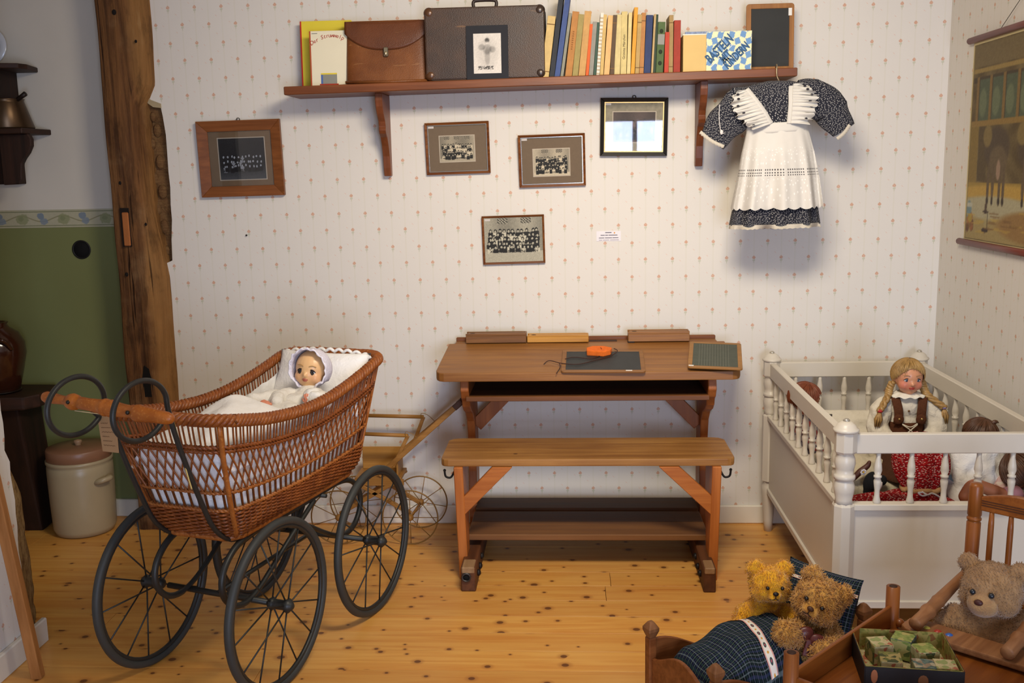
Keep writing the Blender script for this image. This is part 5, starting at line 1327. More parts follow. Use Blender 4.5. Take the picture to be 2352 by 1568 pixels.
part('cradle_floor', MB().b2((0.01, -CW+.01, .05), (CL-.01, -.01, .062)), CWD, CD)
for s in (.05, CL-.05):
    P = [(-.04, .035), (-.03, .012), (.04, .002), (CW/2, .0), (CW-.04, .002), (CW+.03, .012), (CW+.04, .035), (CW-.02, .05), (.02, .05)]
    part('rocker', MB().prism(P, lambda x, z, d: cp3(s-.008+d, x, z), .016), CWD, CD, .002)
# plaid bedding
def plaid(name, sc):
    t = T(name); u, v, _ = t.sep(t.co('UV'))
    U, W = u*sc, v*sc
    def line(a, w_): return t.rng((a.fr()-.5).abs(), w_, w_*.5)
    base = t.mix(((U*.5).fr().gt(.5))*.5+((W*.5).fr().gt(.5))*.5, hx('#0a0f18'), hx('#161d26'))
    col = t.mix(line(U, .09)*.5, base, hx('#76848a')); col = t.mix(line(W, .09)*.5, col, hx('#76848a'))
    col = t.mix(line(U+.5, .16)*.35, col, hx('#3a3f70')); col = t.mix(line(W+.5, .16)*.4, col, hx('#2f4a40'))
    t.bump(t.noise(t.co('Object'), 24, 3), .5, .02)
    return t.done(col, .9, 0, .15)
PLD = plaid('dark_plaid_cotton', 1.0)
def ribbon_mat():
    t = T('folk_ribbon'); u, v, _ = t.sep(t.co('UV'))
    U = (u.fr()-.5); W = v-.5
    col = t.mix(W.abs().gt(.36), hx('#e8e2d8'), hx('#d8a098'))
    f1 = (U*U*16.0+W*W*18.0).lt(.55); col = t.mix(f1, col, hx('#3a4a48'))
    f2 = ((U.abs()-.5)*(U.abs()-.5)*60.0+W*W*40.0).lt(.5); col = t.mix(f2, col, hx('#d89a30'))
    f3 = (U*U*90.0+W*W*90.0).lt(.5); return t.done(t.mix(f3, col, hx('#b05a68')), .7, 0, .3)
RIB = ribbon_mat()
DU = thing('plaid_duvet', 'dark blue checked doll duvet with a flowered ribbon in the cradle', 'duvet', M=CMX)
def duv(u, v):                                                                   # u across, v from foot to middle
    b_ = u*2-1; a = v*2-1; k = max(0.0, (1-abs(b_)**3)*(1-abs(a)**5))**.5
    s = .030+.365*v+.02*math.sin(u*5)*v; t_ = CW/2+b_*(.128+.012*math.sin(v*4))
    z = .160+.165*k*(.58+.50*v)*(1-.35*max(0, v-.8)*5)+.014*NZ.noise(Vector((u*5, v*6, 2)))+.010*math.sin(v*14+u*4)*k
    return cp3(s, t_, z)
part('duvet_cover', MB().grid(duv, 34, 40, uvs=(20, 24)), PLD, DU, weld=False)
part('duvet_underside', MB().grid(lambda u, v: duv(u, v)-Vector((0, 0, .012+.05*math.sin(u*3.14)*math.sin(v*3.14))), 20, 20, uvs=(20, 24)), PLD, DU)
part('ribbon', MB().grid(lambda u, v: duv(.02+.96*u, .52+.075*v+.03*math.sin(u*3.14))+Vector((0, 0, .003)), 40, 4, uvs=(7, 1)), RIB, DU)
def pillow_uv(c, ex, ey, ez, w_, h_, th, uvs, n=26, crumple=.004, seed=0):
    mb = pillow(MB(), c, ex, ey, ez, w_, h_, th, n, crumple, seed)
    k = (n+1)**2; out = {}
    for i, f in enumerate(mb.f): out[i] = [((q % k) % (n+1)/n*uvs[0], (q % k)//(n+1)/n*uvs[1]) for q in f]
    mb.uv = out; return mb
pc = cp3(.488, .158, .318); exv = Vector((0, -1, .10)).normalized(); eyv = Vector((.38, .09, .92)); eyv = (eyv-exv*eyv.dot(exv)).normalized(); ezv = exv.cross(eyv)
PI_ = thing('plaid_pillow', 'dark blue checked doll pillow propped at the cradle head end', 'pillow', M=CMX)
part('pillow_cover', pillow_uv(pc, exv, eyv, ezv, .30, .23, .085, (22, 17)), PLD, PI_)
def prib(u, v):
    a, b_ = u*2-1, .52+.085*v; k = max(0.0, (1-a*a)*(1-b_*b_))**.42
    return tuple(pc+exv*(a*.150*(1-.03*abs(a)))+eyv*(b_*.115)+ezv*((.0425*k+.003)))
sgn = 1 if (ezv.x < 0) else -1
part('ribbon', MB().grid(lambda u, v: Vector(prib(u, v)) if sgn > 0 else Vector(prib(u, v))-ezv*(2*(Vector(prib(u, v))-pc).dot(ezv)), 40, 3, uvs=(8, 1)), RIB, PI_)

# ================================================================== TEDDY BEARS
def rotm(yaw=0, pitch=0, roll=0): return Matrix.Rotation(yaw, 4, 'Z') @ Matrix.Rotation(pitch, 4, 'X') @ Matrix.Rotation(roll, 4, 'Y')
def limb(mb, pts, rs, k=6):
    P = spline(pts, k); n = len(P)
    for i, p in enumerate(P):
        f = i/(n-1)*(len(rs)-1); a = min(int(f), len(rs)-2); r = rs[a]*(1-(f-a))+rs[a+1]*(f-a); mb.ball(p, r, 10)
def bear(name, label, M, R, HM, furm, padm, torso, limbs, ears=.42, nose='#1c1410', eye='#120c0a', muz=.44, tuft=(2600, .012, .0016, .35), voxel=.006, ear_up=.78, nz=(.006, 60), muzm=None, mouth='#3a2418', facefrac=1.0, nosew=1.0):
    t = thing(name, label, 'teddy bear', M=M)
    b = MB(); h = lambda x, y, z: HM @ Vector((x*R, y*R, z*R))
    b.ball(h(0, 0, 0), (R, R*.92, R*.90), 18, HM.to_3x3())
    for sx in (-1, 1):
        b.ball(h(sx*.50, -.30, -.30), R*.48, 12)
        for dy in (0, .12): b.ball(h(sx*ear_up, .05+dy, .72), (R*ears, R*.20, R*ears), 14, HM.to_3x3())
    b.ball(h(0, -.74, -.28), (R*muz, R*muz*.9, R*muz*.8), 14, HM.to_3x3())
    for c, r in torso: b.ball(c, r, 16)
    for pts, rs in limbs: limb(b, pts, rs)
    me = blob(b, voxel, 4, nz[0], nz[1])
    body = part('body', me, furm, t)
    if tuft: fur(me, 'fur', tuft[0], tuft[1], tuft[2], furm, body, tuft[3], skip=lambda q: ((HM.inverted() @ q)-Vector((0, -.95*R, -.22*R))).length < R*.34*facefrac)
    if muzm is not None:
        part('muzzle', MB().ball(h(0, -.80, -.30), (R*muz*.98, R*muz*.92, R*muz*.80), 16, HM.to_3x3()), muzm, t)
    em = plain(eye, .12, spec=.7)
    for sx in (-1, 1):
        part('eye', MB().ball(h(sx*(.30 if muz > .46 else .36), -.92, .10), R*.095, 12), em, t)
    part('nose', MB().ball(h(0, -1.10-(.1 if muz > .46 else 0), -.12), (R*.15*nosew, R*.10, R*.105), 12, HM.to_3x3()), plain(nose, .5), t)
    yb = -1.10-(.06 if muz > .46 else 0)
    mo = MB().tube([h(0, yb-.04, -.2), h(0, yb-.02, -.36)], R*.022, 5)
    part('mouth_stitch', mo, plain(mouth, .8), t)
    part('mouth_stitch', MB().tube(spline([h(-.24, yb+.16, -.46), h(-.10, yb+.02, -.42), h(0, yb-.01, -.36), h(.10, yb+.02, -.42), h(.24, yb+.16, -.46)], 4), R*.022, 5), plain(mouth, .8), t)
    return t
def furmat(c1, c2, name, sc=45):
    t = T(name); p = t.co('Object'); n = t.noise(p, sc, 5, .65); t.bump(t.noise(p, sc*6, 3), .6, .006)
    return t.done(t.mix(n.step(.25, .75), hx(c1), hx(c2)), .95, 0, .1, **{'Sheen Weight': .4})
YF = furmat('#cc8416', '#eab02c', 'yellow_mohair'); TF = furmat('#b4772e', '#dca956', 'curly_tan_plush'); BF = furmat('#8f6a44', '#b08a60', 'beige_plush', 30)
# yellow bear: sits at the left side of the cradle
hw = CMX @ cp3(.352, .104, .396)
R = .060; HWp = hw
bm_ = Matrix.Translation((HWp.x, HWp.y, HWp.z))
HM = rotm(.10, -.05, .06)
bear('teddy_bear', 'bright yellow teddy bear sitting at the left in the toy cradle', bm_, R, HM, YF, None,
     [((-.012, .03, -.135), (.066, .055, .085)), ((-.01, .025, -.20), (.07, .06, .06)), ((0, .02, -.07), .04)],
     [(((-.06, .02, -.10), (-.085, -.01, -.145), (-.07, -.055, -.165)), (.032, .034, .028)), (((.055, .015, -.10), (.075, -.03, -.135), (.05, -.07, -.15)), (.03, .032, .026))],
     ears=.47, ear_up=.72, tuft=(5200, .008, .0011, .4), voxel=.0045, muz=.40)
# curly bear: leans to the right of it, head tilted
hw = CMX @ cp3(.405, .252, .392); R = .068
HM = rotm(-.50, -.10, .42)
cb = bear('teddy_bear', 'curly tan teddy bear with tilted head and a wine red bow in the toy cradle', Matrix.Translation(hw), R, HM, TF, None,
     [((.005, .03, -.12), (.062, .05, .07)), ((.0, .03, -.19), (.06, .055, .06))],
     [(((-.045, .0, -.09), (-.075, -.045, -.085), (-.105, -.06, -.075)), (.032, .034, .036)), (((.035, .0, -.10), (.02, -.06, -.12), (-.005, -.085, -.125)), (.032, .034, .040))],
     ears=.42, ear_up=.72, tuft=(7000, .013, .0015, .75), voxel=.005, muz=.42, nose='#4a2c1c')
BOW = plain('#5f2a26', .35, spec=.5)
for sx, c in ((-1, (-.055, -.062, -.078)), (1, (-.015, -.066, -.098))):
    part('bow_loop', MB().ball(c, (.030, .012, .022), 12, Matrix.Rotation(.6*sx, 3, 'Y')), BOW, cb)
part('bow_tail', MB().bar((-.036, -.070, -.09), (-.05, -.078, -.135), .026, .006, (0, 1, 0)), BOW, cb, .002)
part('bow_tail', MB().bar((-.034, -.070, -.09), (-.012, -.078, -.130), .022, .006, (0, 1, 0)), BOW, cb, .002)

# ================================================================== CHILD'S CHAIR WITH PLAY TRAY
HF = Vector((-.69, -.724, 0)).normalized(); HR_ = Vector((-HF.y, HF.x, 0))      # forward, to the viewer's right
PTOP = .525
P2 = at_z(2052, 1346, PTOP); P1 = at_z(1818, 1498, PTOP)
HF = (P1-P2); HF.z = 0; LT = HF.length; HF.normalize(); HR_ = Vector((-HF.y, HF.x, 0))
HMX = Matrix((tuple(HF)+(0,), tuple(HR_)+(0,), (0, 0, 1, 0), (0, 0, 0, 1))).transposed(); HMX.translation = Vector((P2.x, P2.y, 0)); HMI = HMX.inverted()
def hpx_z(u, v, z): return HMI @ at_z(u, v, z)
CHW = wood('#7c4218', '#97561f', 'x', 1.3, .38, c3='#6e3814'); CHZ = wood('#7c4218', '#9a5a24', 'z', 1.3, .35, c3='#6e3814'); WORN = wood('#8a5a36', '#a8754a', 'x', 1.3, .5)
KC = thing('play_chair', 'brown turned-wood child chair with an attached play tray', 'chair', M=HMX)
WCH = .40 ; CA, CB_ = .085, .325                                    # width to the right
TZ = .415
def prof_post(z0, z1, r): return [(0, r*.9), (.01, r), (.97, r), (1, r*.92)]
for s in (0.0, LT):
    for w_ in (0.0, WCH):
        part('tray_post', MB().rod((s, w_, .0), (s, w_, PTOP), [(0, .012), (.03, .016), (.5, .018), (.62, .0155), (.64, .0175), (1, .0175)], 16), CHZ, KC)
        part('post_end', MB().lathe([(0, .0), (.0105, .0), (.0105, .0012), (0, .0012)], 14, None, (s, w_, PTOP)), plain('#3a2012', .7), KC)
part('tray_floor', MB().b2((.0, .0, TZ-.012), (LT, WCH, TZ)), CHW, KC, .002)
for w_ in (0.0, WCH): part('tray_side', MB().b2((.012, w_-.005, TZ), (LT-.012, w_+.005, TZ+.062)), CHW, KC, .002)
part('tray_front', MB().b2((LT-.005, .012, TZ), (LT+.005, WCH-.012, TZ+.055)), CHW, KC, .002)
# counting beads on a wire behind the tray
part('bead_wire', MB().tube([(.0, .0, TZ+.012), (.0, WCH, TZ+.012)], .002, 6), plain('#8a8478', .3, .9), KC)
for k, (w_, c, r) in enumerate(((.022, '#8a4e20', .012), (.040, '#8a4e20', .010), (.063, '#3a68b8', .014), (.092, '#d8cc58', .014), (.121, '#b03a2a', .014), (.150, '#3a68b8', .014))):
    part('bead', MB().ball((.0, w_, TZ+.015), (r, r*.95, r), 14), plain(c, .3, spec=.6), KC)
# seat, back and arms
SB = -.29                                    # chair back plane
CWD_ = CB_-CA
part('seat', MB().prism([(SB+.01, CA+.01), (-.03, CA-.01), (-.03, CB_+.01), (SB+.01, CB_-.01)], lambda x, y, d: (x, y, .330-d), .020), CHW, KC, .005)
for w_ in (CA, CB_):
    part('back_post', MB().rod((SB+.03, w_, .0), (SB-.004, w_, .755), [(0, .013), (.3, .016), (.46, .017), (.855, .0185), (.857, .0165), (.863, .0165), (.865, .019), (.872, .019), (.874, .0165), (.881, .0165), (.883, .0185), (.988, .0185), (1, .015)], 18), CHZ, KC)
P = [(CA+.016, .683), (CB_-.016, .683), (CB_-.016, .722)] + [(CB_-.016-(CWD_-.032)*i/16, .722+.020*math.sin(math.pi*i/16)) for i in range(1, 16)] + [(CA+.016, .722)]
part('crest_rail', MB().prism(P, lambda y, z, d: (SB-.010+d, y, z), .016), CHW, KC, .003)
for k in range(3): part('crest_groove', MB().b2((SB+.0055, CA+.020, .698+k*.0065), (SB+.0072, CB_-.020, .7008+k*.0065)), plain('#4a260e', .6), KC)
part('lower_back_rail', MB().b2((SB-.002, CA+.01, .39), (SB+.014, CB_-.01, .425)), CHW, KC, .003)
for k in range(4):
    w_ = CA+.045+k*(CWD_-.09)/3
    part('back_spindle', MB().rod((SB+.008, w_, .42), (SB-.002, w_, .688), [(0, .006), (.15, .0078), (.85, .0078), (1, .006)], 12), CHZ, KC)
# slanting turned arms
for w_ in (CA-.004, CB_-.02):
    a, b_ = Vector((SB+.02, w_, .505)), Vector((.046, w_, .459))
    part('arm', MB().rod(a, b_, [(0, .012), (.3, .0145), (.55, .017), (.57, .0185), (.59, .017), (.72, .0165), (.74, .020), (.77, .0205), (.80, .017), (.84, .0165), (.985, .018), (1, .013)], 18), WORN, KC)
# tray ledge board in front of the sitter
LB = [(-.028, .035), (-.040, .05), (-.043, .09), (-.043, WCH-.05), (-.040, WCH), (.040, WCH), (.046, .10), (.040, .055), (.022, .036)]
part('ledge_board', MB().prism(LB, lambda x, y, d: (x, y, .440-d), .016), WORN, KC, .004, seg=2)

# ---- big beige bear on the chair
hw = HMX @ Vector((-.135, .2, 0)); hd_ = at_pl(2280, 1352, hw, Vector(HF)); R = .0765
bear('teddy_bear', 'large beige plush bear sitting on the play chair', Matrix.Translation(hd_), R, rotm(-.74, -.02, -.05), BF, None,
     [((.012, .035, -.135), (.092, .078, .09)), ((.012, .03, -.175), (.088, .078, .05)), ((0, .02, -.08), .05)],
     [(((-.07, .05, -.10), (-.105, .03, -.145), (-.09, -.01, -.175)), (.036, .038, .034)), (((.08, .02, -.10), (.112, -.01, -.14), (.10, -.05, -.165)), (.036, .038, .034))],
     ears=.34, ear_up=.84, tuft=(5200, .006, .0011, .4), voxel=.006, nose='#4a2620', eye='#20262c', muz=.52, nz=(.002, 40), muzm=furmat('#a07850', '#b8905f', 'beige_muzzle'), mouth='#5a3a28', facefrac=1.5)

# ---- box of picture blocks on the tray
BZ = TZ+.001
C4 = [at_z(u, v, TZ+.058) for u, v in ((1952, 1443), (2158, 1453), (2222, 1545), (1992, 1530))]
ctr = sum(C4, Vector())/4
ex = ((C4[1]-C4[0]).normalized()+(C4[2]-C4[3]).normalized()).normalized(); bw_ = ((C4[1]-C4[0]).length+(C4[2]-C4[3]).length)/2
ey = Vector((-ex.y, ex.x, 0)); bd_ = abs(((C4[0]+C4[1])/2-(C4[2]+C4[3])/2).dot(ey))
BM = Matrix((tuple(ex)+(0,), tuple(ey)+(0,), (0, 0, 1, 0), (0, 0, 0, 1))).transposed(); BM.translation = Vector((ctr.x, ctr.y, BZ))
BX = thing('block_box', 'dark open cardboard box with picture lined inside on the tray', 'box', M=BM)
def litho(seed, cols):
    t = T('old_litho_%d' % seed); p = t.co('Object'); n = t.noise(p, 60+seed*3, 4, .6); m = t.vor(t.map(p, (1, 1, 1), loc=(seed*.37, seed*.11, 0)), 85, 'Color'); r = t.sep(m)[0]
    c = t.mix(n.step(.4, .6), hx(cols[0]), hx(cols[1])); c = t.mix(r.gt(.62)*.8, c, hx(cols[2])); c = t.mix(r.lt(.16)*.8, c, hx(cols[3]))
    return t.done(c, .7, 0, .25)
LIT = [litho(i, c) for i, c in enumerate((('#7a7434', '#9a8f44', '#a8924e', '#8a4a2a'), ('#5f6434', '#7f7c40', '#b09a60', '#3a3f28'), ('#4a5446', '#5f6a50', '#8a8458', '#2c302c'), ('#b8a878', '#c8ba8c', '#a84030', '#8a9a58'), ('#7a8a44', '#98a058', '#b8a868', '#4a5a30'), ('#4f605a', '#6f8074', '#a08468', '#c0b090'), ('#a8a070', '#b8b284', '#8a3a2c', '#6f7a48')))]
hx2, hy2, bhh = bw_/2, bd_/2, .058
DKB = plain('#1c1410', .6, var=.2, sc=30)
for nm, a, b_ in (('box_wall', (-hx2, -hy2-.002, 0), (hx2, -hy2, bhh)), ('box_wall', (-hx2, hy2, 0), (hx2, hy2+.002, bhh)), ('box_wall', (-hx2-.002, -hy2, 0), (-hx2, hy2, bhh)), ('box_wall', (hx2, -hy2, 0), (hx2+.002, hy2, bhh))):
    part(nm, MB().b2(a, b_), DKB, BX)
for a, b_ in (((-hx2, -hy2, .002), (hx2, -hy2+.0012, bhh+.001)), ((-hx2, hy2-.0012, .002), (hx2, hy2, bhh+.001)), ((-hx2, -hy2, .002), (-hx2+.0012, hy2, bhh+.001)), ((hx2-.0012, -hy2, .002), (hx2, hy2, bhh+.001))):
    part('paper_lining', MB().b2(a, b_), LIT[0], BX)
part('box_bottom', MB().b2((-hx2, -hy2, 0), (hx2, hy2, .003)), LIT[3], BX)
part('printed_emblem', MB().ball((.02, -hy2-.0022, .03), (.012, .0008, .015), 10), plain('#7a4a24', .7), BX)
part('printed_emblem', MB().ball((-hx2+.02, -hy2-.0022, .035), (.008, .0008, .017), 10), plain('#a8643c', .7), BX)
cube = .050
BC = [('standing nearest the left side of the box', -.050, .045, .25, .0, 3, 1), ('tilted at the back of the box', .010, .068, -.45, .004, 4, 2), ('in the middle of the box with a green top', .050, .022, .25, .0, 4, 6), ('near the front left of the box', -.040, -.034, -.05, .0, 1, 1), ('at the front right with a blue-grey face', .030, -.060, -.02, .0, 5, 2), ('at the right front corner with a pale top', .078, -.056, -.03, .0, 3, 0), ('lying low between the front blocks', -.006, -.068, .1, -.02, 6, 3)]
for lb, x, y, a, dz, m1, m2 in BC:
    t = thing('picture_block', 'worn picture block '+lb, 'toy block', group='picture blocks in the open box', M=BM @ Matrix.Translation((x, y, .0032+max(dz, 0))) @ Matrix.Rotation(a, 4, 'Z'))
    c2 = cube if dz >= 0 else cube*.56
    part('block', MB().b2((-c2/2, -c2/2, 0), (c2/2, c2/2, c2)), LIT[m2], t, .0012)
    part('picture_top', MB().b2((-c2*.47, -c2*.47, c2), (c2*.47, c2*.47, c2+.0006)), LIT[m1], t)
    part('picture_side', MB().b2((-c2*.47, -c2*.5-.0006, c2*.03), (c2*.47, -c2*.5, c2*.97)), LIT[(m2+2) % 7], t)
# ================================================================== DOLLS
def skin(c, name, cheeks=None, R=.05, blush='#c8685a', amt=.55, rough=.35):
    t = T(name); p = t.co('Object'); col = t.mix(t.noise(p, 18, 3), hx(c), tuple(min(1, x*1.08) for x in hx(c)))
    for q in cheeks or []:
        n = t.node('ShaderNodeVectorMath'); n.operation = 'DISTANCE'; t.put(n.inputs[0], p); n.inputs[1].default_value = tuple(q)
        col = t.mix(t.rng(V(t, n.outputs['Value']), R*.62, R*.12)*amt, col, hx(blush))
    t.b.inputs['Subsurface Weight'].default_value = .08; t.b.inputs['Subsurface Radius'].default_value = (.01, .004, .002)
    return t.done(col, rough, 0, .45)
def doll_head(t, HM, R, sc, lip='#a8382e', iris='#2c2018', brow='#7a5630', ears=True, lash='#2a1810', amt=.55, irs=.56, eye_r=.20, eye_z=.02, eye_x=.36, mouth_w=.22, chin=1.0, smile=0.0):
    h = lambda x, y, z: HM @ Vector((x*R, y*R, z*R)); H3 = HM.to_3x3()
    b = MB(); b.ball(h(0, .12, .18), (R*.98, R*1.05, R*1.02), 22, H3)
    b.ball(h(0, -.22, -.20), (R*.80, R*.72, R*.86), 18, H3)
    for sx in (-1, 1): b.ball(h(sx*.40, -.46, -.34), R*.40, 14)
    b.ball(h(0, -.50, -.80*chin), (R*.30, R*.28, R*.24), 12, H3)
    b.ball(h(0, -.50, .34), (R*.62, R*.40, R*.42), 14, H3)
    for z, r, y in ((-.02, .085, -.86), (-.12, .10, -.93), (-.21, .125, -.97)): b.ball(h(0, y, z), R*r, 10)
    for sx in (-1, 1): b.ball(h(sx*.10, -.90, -.23), R*.075, 8)
    b.ball(h(0, -.82, -.50), (R*.20, R*.12, R*.13), 10, H3)
    if ears:
        for sx in (-1, 1): b.ball(h(sx*.97, .06, -.08), (R*.10, R*.17, R*.23), 10, H3)
    sk = skin(sc, 'doll_skin_%d' % len(bpy.data.materials), [h(sx*.50, -.72, -.30) for sx in (-1, 1)], R, amt=amt)
    me = blob(b, R*.060, 5); hd = part('head', me, sk, t)
    WE = plain('#e8e4de', .15, spec=.6); IR = plain(iris, .1, spec=.8); LA = plain(lash, .6); LP_ = plain(lip, .35, spec=.5); PU = plain('#050404', .05, spec=.9)
    for sx in (-1, 1):
        c = h(sx*eye_x, -.74, eye_z)
        e = part('eye', MB().ball(c, (R*eye_r, R*eye_r*.62, R*eye_r*.72), 16, H3), WE, t)
        part('iris', MB().ball(h(sx*eye_x, -.74-eye_r*.50, eye_z), (R*eye_r*irs, R*eye_r*.18, R*eye_r*irs*1.06), 14, H3), IR, e)
        part('pupil', MB().ball(h(sx*eye_x, -.74-eye_r*.62, eye_z), (R*eye_r*.26, R*eye_r*.10, R*eye_r*.28), 10, H3), PU, e)
        part('eyelid', MB().tube(spline([h(sx*eye_x-eye_r*1.02, -.74-eye_r*.16, eye_z+.01), h(sx*eye_x-eye_r*.5, -.74-eye_r*.52, eye_z+eye_r*.56), h(sx*eye_x, -.74-eye_r*.60, eye_z+eye_r*.70), h(sx*eye_x+eye_r*.5, -.74-eye_r*.52, eye_z+eye_r*.56), h(sx*eye_x+eye_r*1.02, -.74-eye_r*.16, eye_z+.01)], 5), R*.030, 6), LA, e)
        part('eyebrow', MB().tube(spline([h(sx*(eye_x-.18), -.92, eye_z+.30), h(sx*(eye_x+.02), -.88, eye_z+.37), h(sx*(eye_x+.24), -.78, eye_z+.31)], 5), [R*.010]+[R*.022]*9+[R*.008], 5), plain(brow, .7), t)
    w_ = mouth_w
    mo = part('lips', MB().tube(spline([h(-w_, -.84, -.475+smile), h(-w_*.5, -.925, -.452), h(-w_*.16, -.945, -.435), h(0, -.945, -.450), h(w_*.16, -.945, -.435), h(w_*.5, -.925, -.452), h(w_, -.84, -.475+smile)], 4), [R*.012]+[R*.040]*23+[R*.012], 6), LP_, t)
    part('lower_lip', MB().tube(spline([h(-w_*.8, -.86, -.50+smile), h(-w_*.3, -.925, -.535), h(w_*.3, -.925, -.535), h(w_*.8, -.86, -.50+smile)], 4), [R*.012]+[R*.042]*11+[R*.012], 6), LP_, mo)
    return sk
def hair_cap(t, HM, R, mat, part_x=0.0, n=230, length=1.15, fringe=False, seed=1, fr_z=.55, vol=1.10, name='hair'):
    rnd = random.Random(seed); b = MB()
    def surf(th, ph, k): return HM @ Vector((R*1.03*k*math.sin(th)*math.sin(ph), R*(.12-1.10*k*math.sin(th)*math.cos(ph)), R*(.18+1.06*k*math.cos(th))))
    # underlay shell
    def shell(u, v):
        ph = -math.pi+2*math.pi*u; front = max(0.0, math.cos(ph)); thm = 2.0-(2.0-(.86 if fringe else .74))*front**1.3
        return tuple(surf(.02+thm*v, ph, vol-.03))
    b.grid(shell, 40, 12, True)
    for i in range(n):
        ph = rnd.uniform(-math.pi, math.pi); front = max(0.0, math.cos(ph)); thm = (2.05-(2.05-(.94 if fringe else .80))*front**1.3)*rnd.uniform(.85, 1.05)*min(1.0, length)
        k = vol+rnd.uniform(-.01, .05); sw = rnd.uniform(-.12, .12)
        b.tube([surf(.05+thm*j/7, ph+sw*j/7, k*(1 if j < 6 else .985)) for j in range(8)], [R*.028]*6+[R*.02, R*.006], 4, caps=False)
    b.uv = {}
    return part(name, b, mat, t)
def hairmat(c1, c2, name):
    t = T(name); p = t.co('Object'); n = t.noise(p, 70, 3); m = t.noise(p, 9, 2)
    return t.done(t.mix(n.step(.3, .7), t.mix(m, hx(c1), hx(c2)), hx(c2)), .4, 0, .5)
def hand(t, M, s, mat, curl=.6, name='hand'):          # palm in local xy, fingers along +y
    b = MB(); g = lambda x, y, z: M @ Vector((x*s, y*s, z*s))
    b.ball(g(0, .28, 0), (s*.30, s*.34, s*.16), 12, M.to_3x3()); b.ball(g(0, -.02, 0), (s*.2, s*.2, s*.16), 10)
    for i, (x, L) in enumerate(((-.22, .40), (-.075, .48), (.075, .45), (.21, .34))):
        p0 = (x*.85, .48, 0); p1 = (x*1.15, .48+L*.5, -.06*curl); p2 = (x*1.25, .48+L*.85, -.25*curl); p3 = (x*1.2, .48+L*(1-.25*curl), -.48*curl)
        limb(b, [g(*p0), g(*p1), g(*p2), g(*p3)], (s*.085, s*.082, s*.075, s*.062), 4)
    limb(b, [g(-.22, .12, 0), g(-.40, .30, -.04), g(-.44, .50, -.12*curl)], (s*.10, s*.09, s*.07), 4)
    return part(name, blob(b, s*.042, 1), mat, t)
WC = cloth('#d8d4cc', '#eae7e0', 'white_cotton', 30, .4); CRC = cloth('#cfc6b2', '#ddd6c6', 'cream_cotton', 26, .45)

# ---- baby doll in the pram
hp_ = at_pl(717, 850, PO+E1*.27, E1)
BD = thing('baby_doll', 'baby doll in a white bonnet propped up in the wicker pram', 'doll', M=Matrix.Translation(hp_))
R = .0625
HMb = rotm(-.16, -.12, .10)
sk = doll_head(BD, HMb, R, '#dcb07c', lip='#b0604c', iris='#241a14', brow='#b08850', eye_r=.20, eye_z=-.02, eye_x=.34, mouth_w=.17, ears=False, chin=.98, smile=.02, amt=.22, irs=.80)
hb = lambda x, y, z: HMb @ Vector((x*R, y*R, z*R))
BON = cloth('#cfcbdc', '#e2dfea', 'bonnet_cotton', 60, .35)
def bonnet(u, v):
    a = -math.pi*.5+u*math.pi*2; c_, s_ = math.cos(a), math.sin(a)       # ring around the face, v from brim to crown
    prof = [(-.50, 1.10), (-.34, 1.15), (-.08, 1.17), (.25, 1.16), (.65, 1.02), (.95, .74), (1.10, .42), (1.16, .02)]
    k = v*(len(prof)-1); i = min(int(k), len(prof)-2); f = k-i; y = prof[i][0]*(1-f)+prof[i+1][0]*f; r = prof[i][1]*(1-f)+prof[i+1][1]*f
    if v < .01: y -= .18; r *= 1.05+.03*math.sin(u*90)
    if s_ < -.55: r *= .90
    y += -.22*max(0, s_)*(1-v)
    return tuple(hb(r*c_*.96, y, .08+r*s_*1.04+.02*math.sin(u*60)*(v < .3)))
part('bonnet', MB().grid(bonnet, 60, 22, True), BON, BD, solid=.003)
fr = [Vector(bonnet(i/80, 0))+Vector((0, 0, .0015*math.sin(i*1.6))) for i in range(80)]
part('bonnet_lace', MB().tube(fr, [.0034+.0012*math.sin(i*1.6) for i in range(80)], 6, True), plain('#e4e0ea', .9), BD)
b = MB()
dE1 = -E1
body = lambda s, t_, z: E1*s+E2*t_+Vector((0, 0, z))
for s, t_, z, r in ((-.03, 0, -.085, (.052, .052, .045)), (-.09, 0, -.115, (.085, .085, .055)), (-.17, 0, -.13, (.095, .095, .055)), (-.25, .0, -.135, (.09, .09, .05))): b.ball(body(s, t_, z), r, 14)
limb(b, [body(-.06, .06, -.09), body(-.11, .10, -.085), body(-.15, .095, -.065)], (.036, .036, .030))
limb(b, [body(-.06, -.06, -.09), body(-.15, -.10, -.085), body(-.20, -.115, -.075)], (.036, .036, .030))
part('gown', blob(b, .006, 3, .006, 30), WC, BD)
HSK = skin('#cf8468', 'doll_hand_skin')
def aim(p, d, up=(0, 0, 1)):
    y = Vector(d).normalized(); x = y.cross(Vector(up)).normalized(); z = x.cross(y)
    M = Matrix((tuple(x)+(0,), tuple(y)+(0,), tuple(z)+(0,), (0, 0, 0, 1))).transposed(); M.translation = Vector(p); return M
hl = at_pl(706, 912, PO+E1*.10, E1)-hp_; hr2 = at_pl(612, 920, PO+E1*.06, E1)-hp_
b = MB(); limb(b, [body(-.06, .06, -.09), (body(-.06, .06, -.09)+hl)/2+Vector((0, -.02, .01)), hl+Vector((.01, .02, -.03))], (.036, .034, .026)); part('sleeve', blob(b, .005, 3, .004, 40), WC, BD)
hand(BD, aim(hl+Vector((0, 0, -.022)), (-.05, .0, 1), (0, -1, 0)), .036, HSK, .5)
b = MB(); limb(b, [body(-.06, -.06, -.09), (body(-.06, -.06, -.09)+hr2)/2, hr2+Vector((.03, .02, -.01))], (.036, .032, .024)); part('sleeve', blob(b, .005, 3, .004, 40), WC, BD)
hand(BD, aim(hr2+Vector((.012, .0, -.012)), (-.9, -.1, .45), (0, -.3, 1)), .036, HSK, .5)

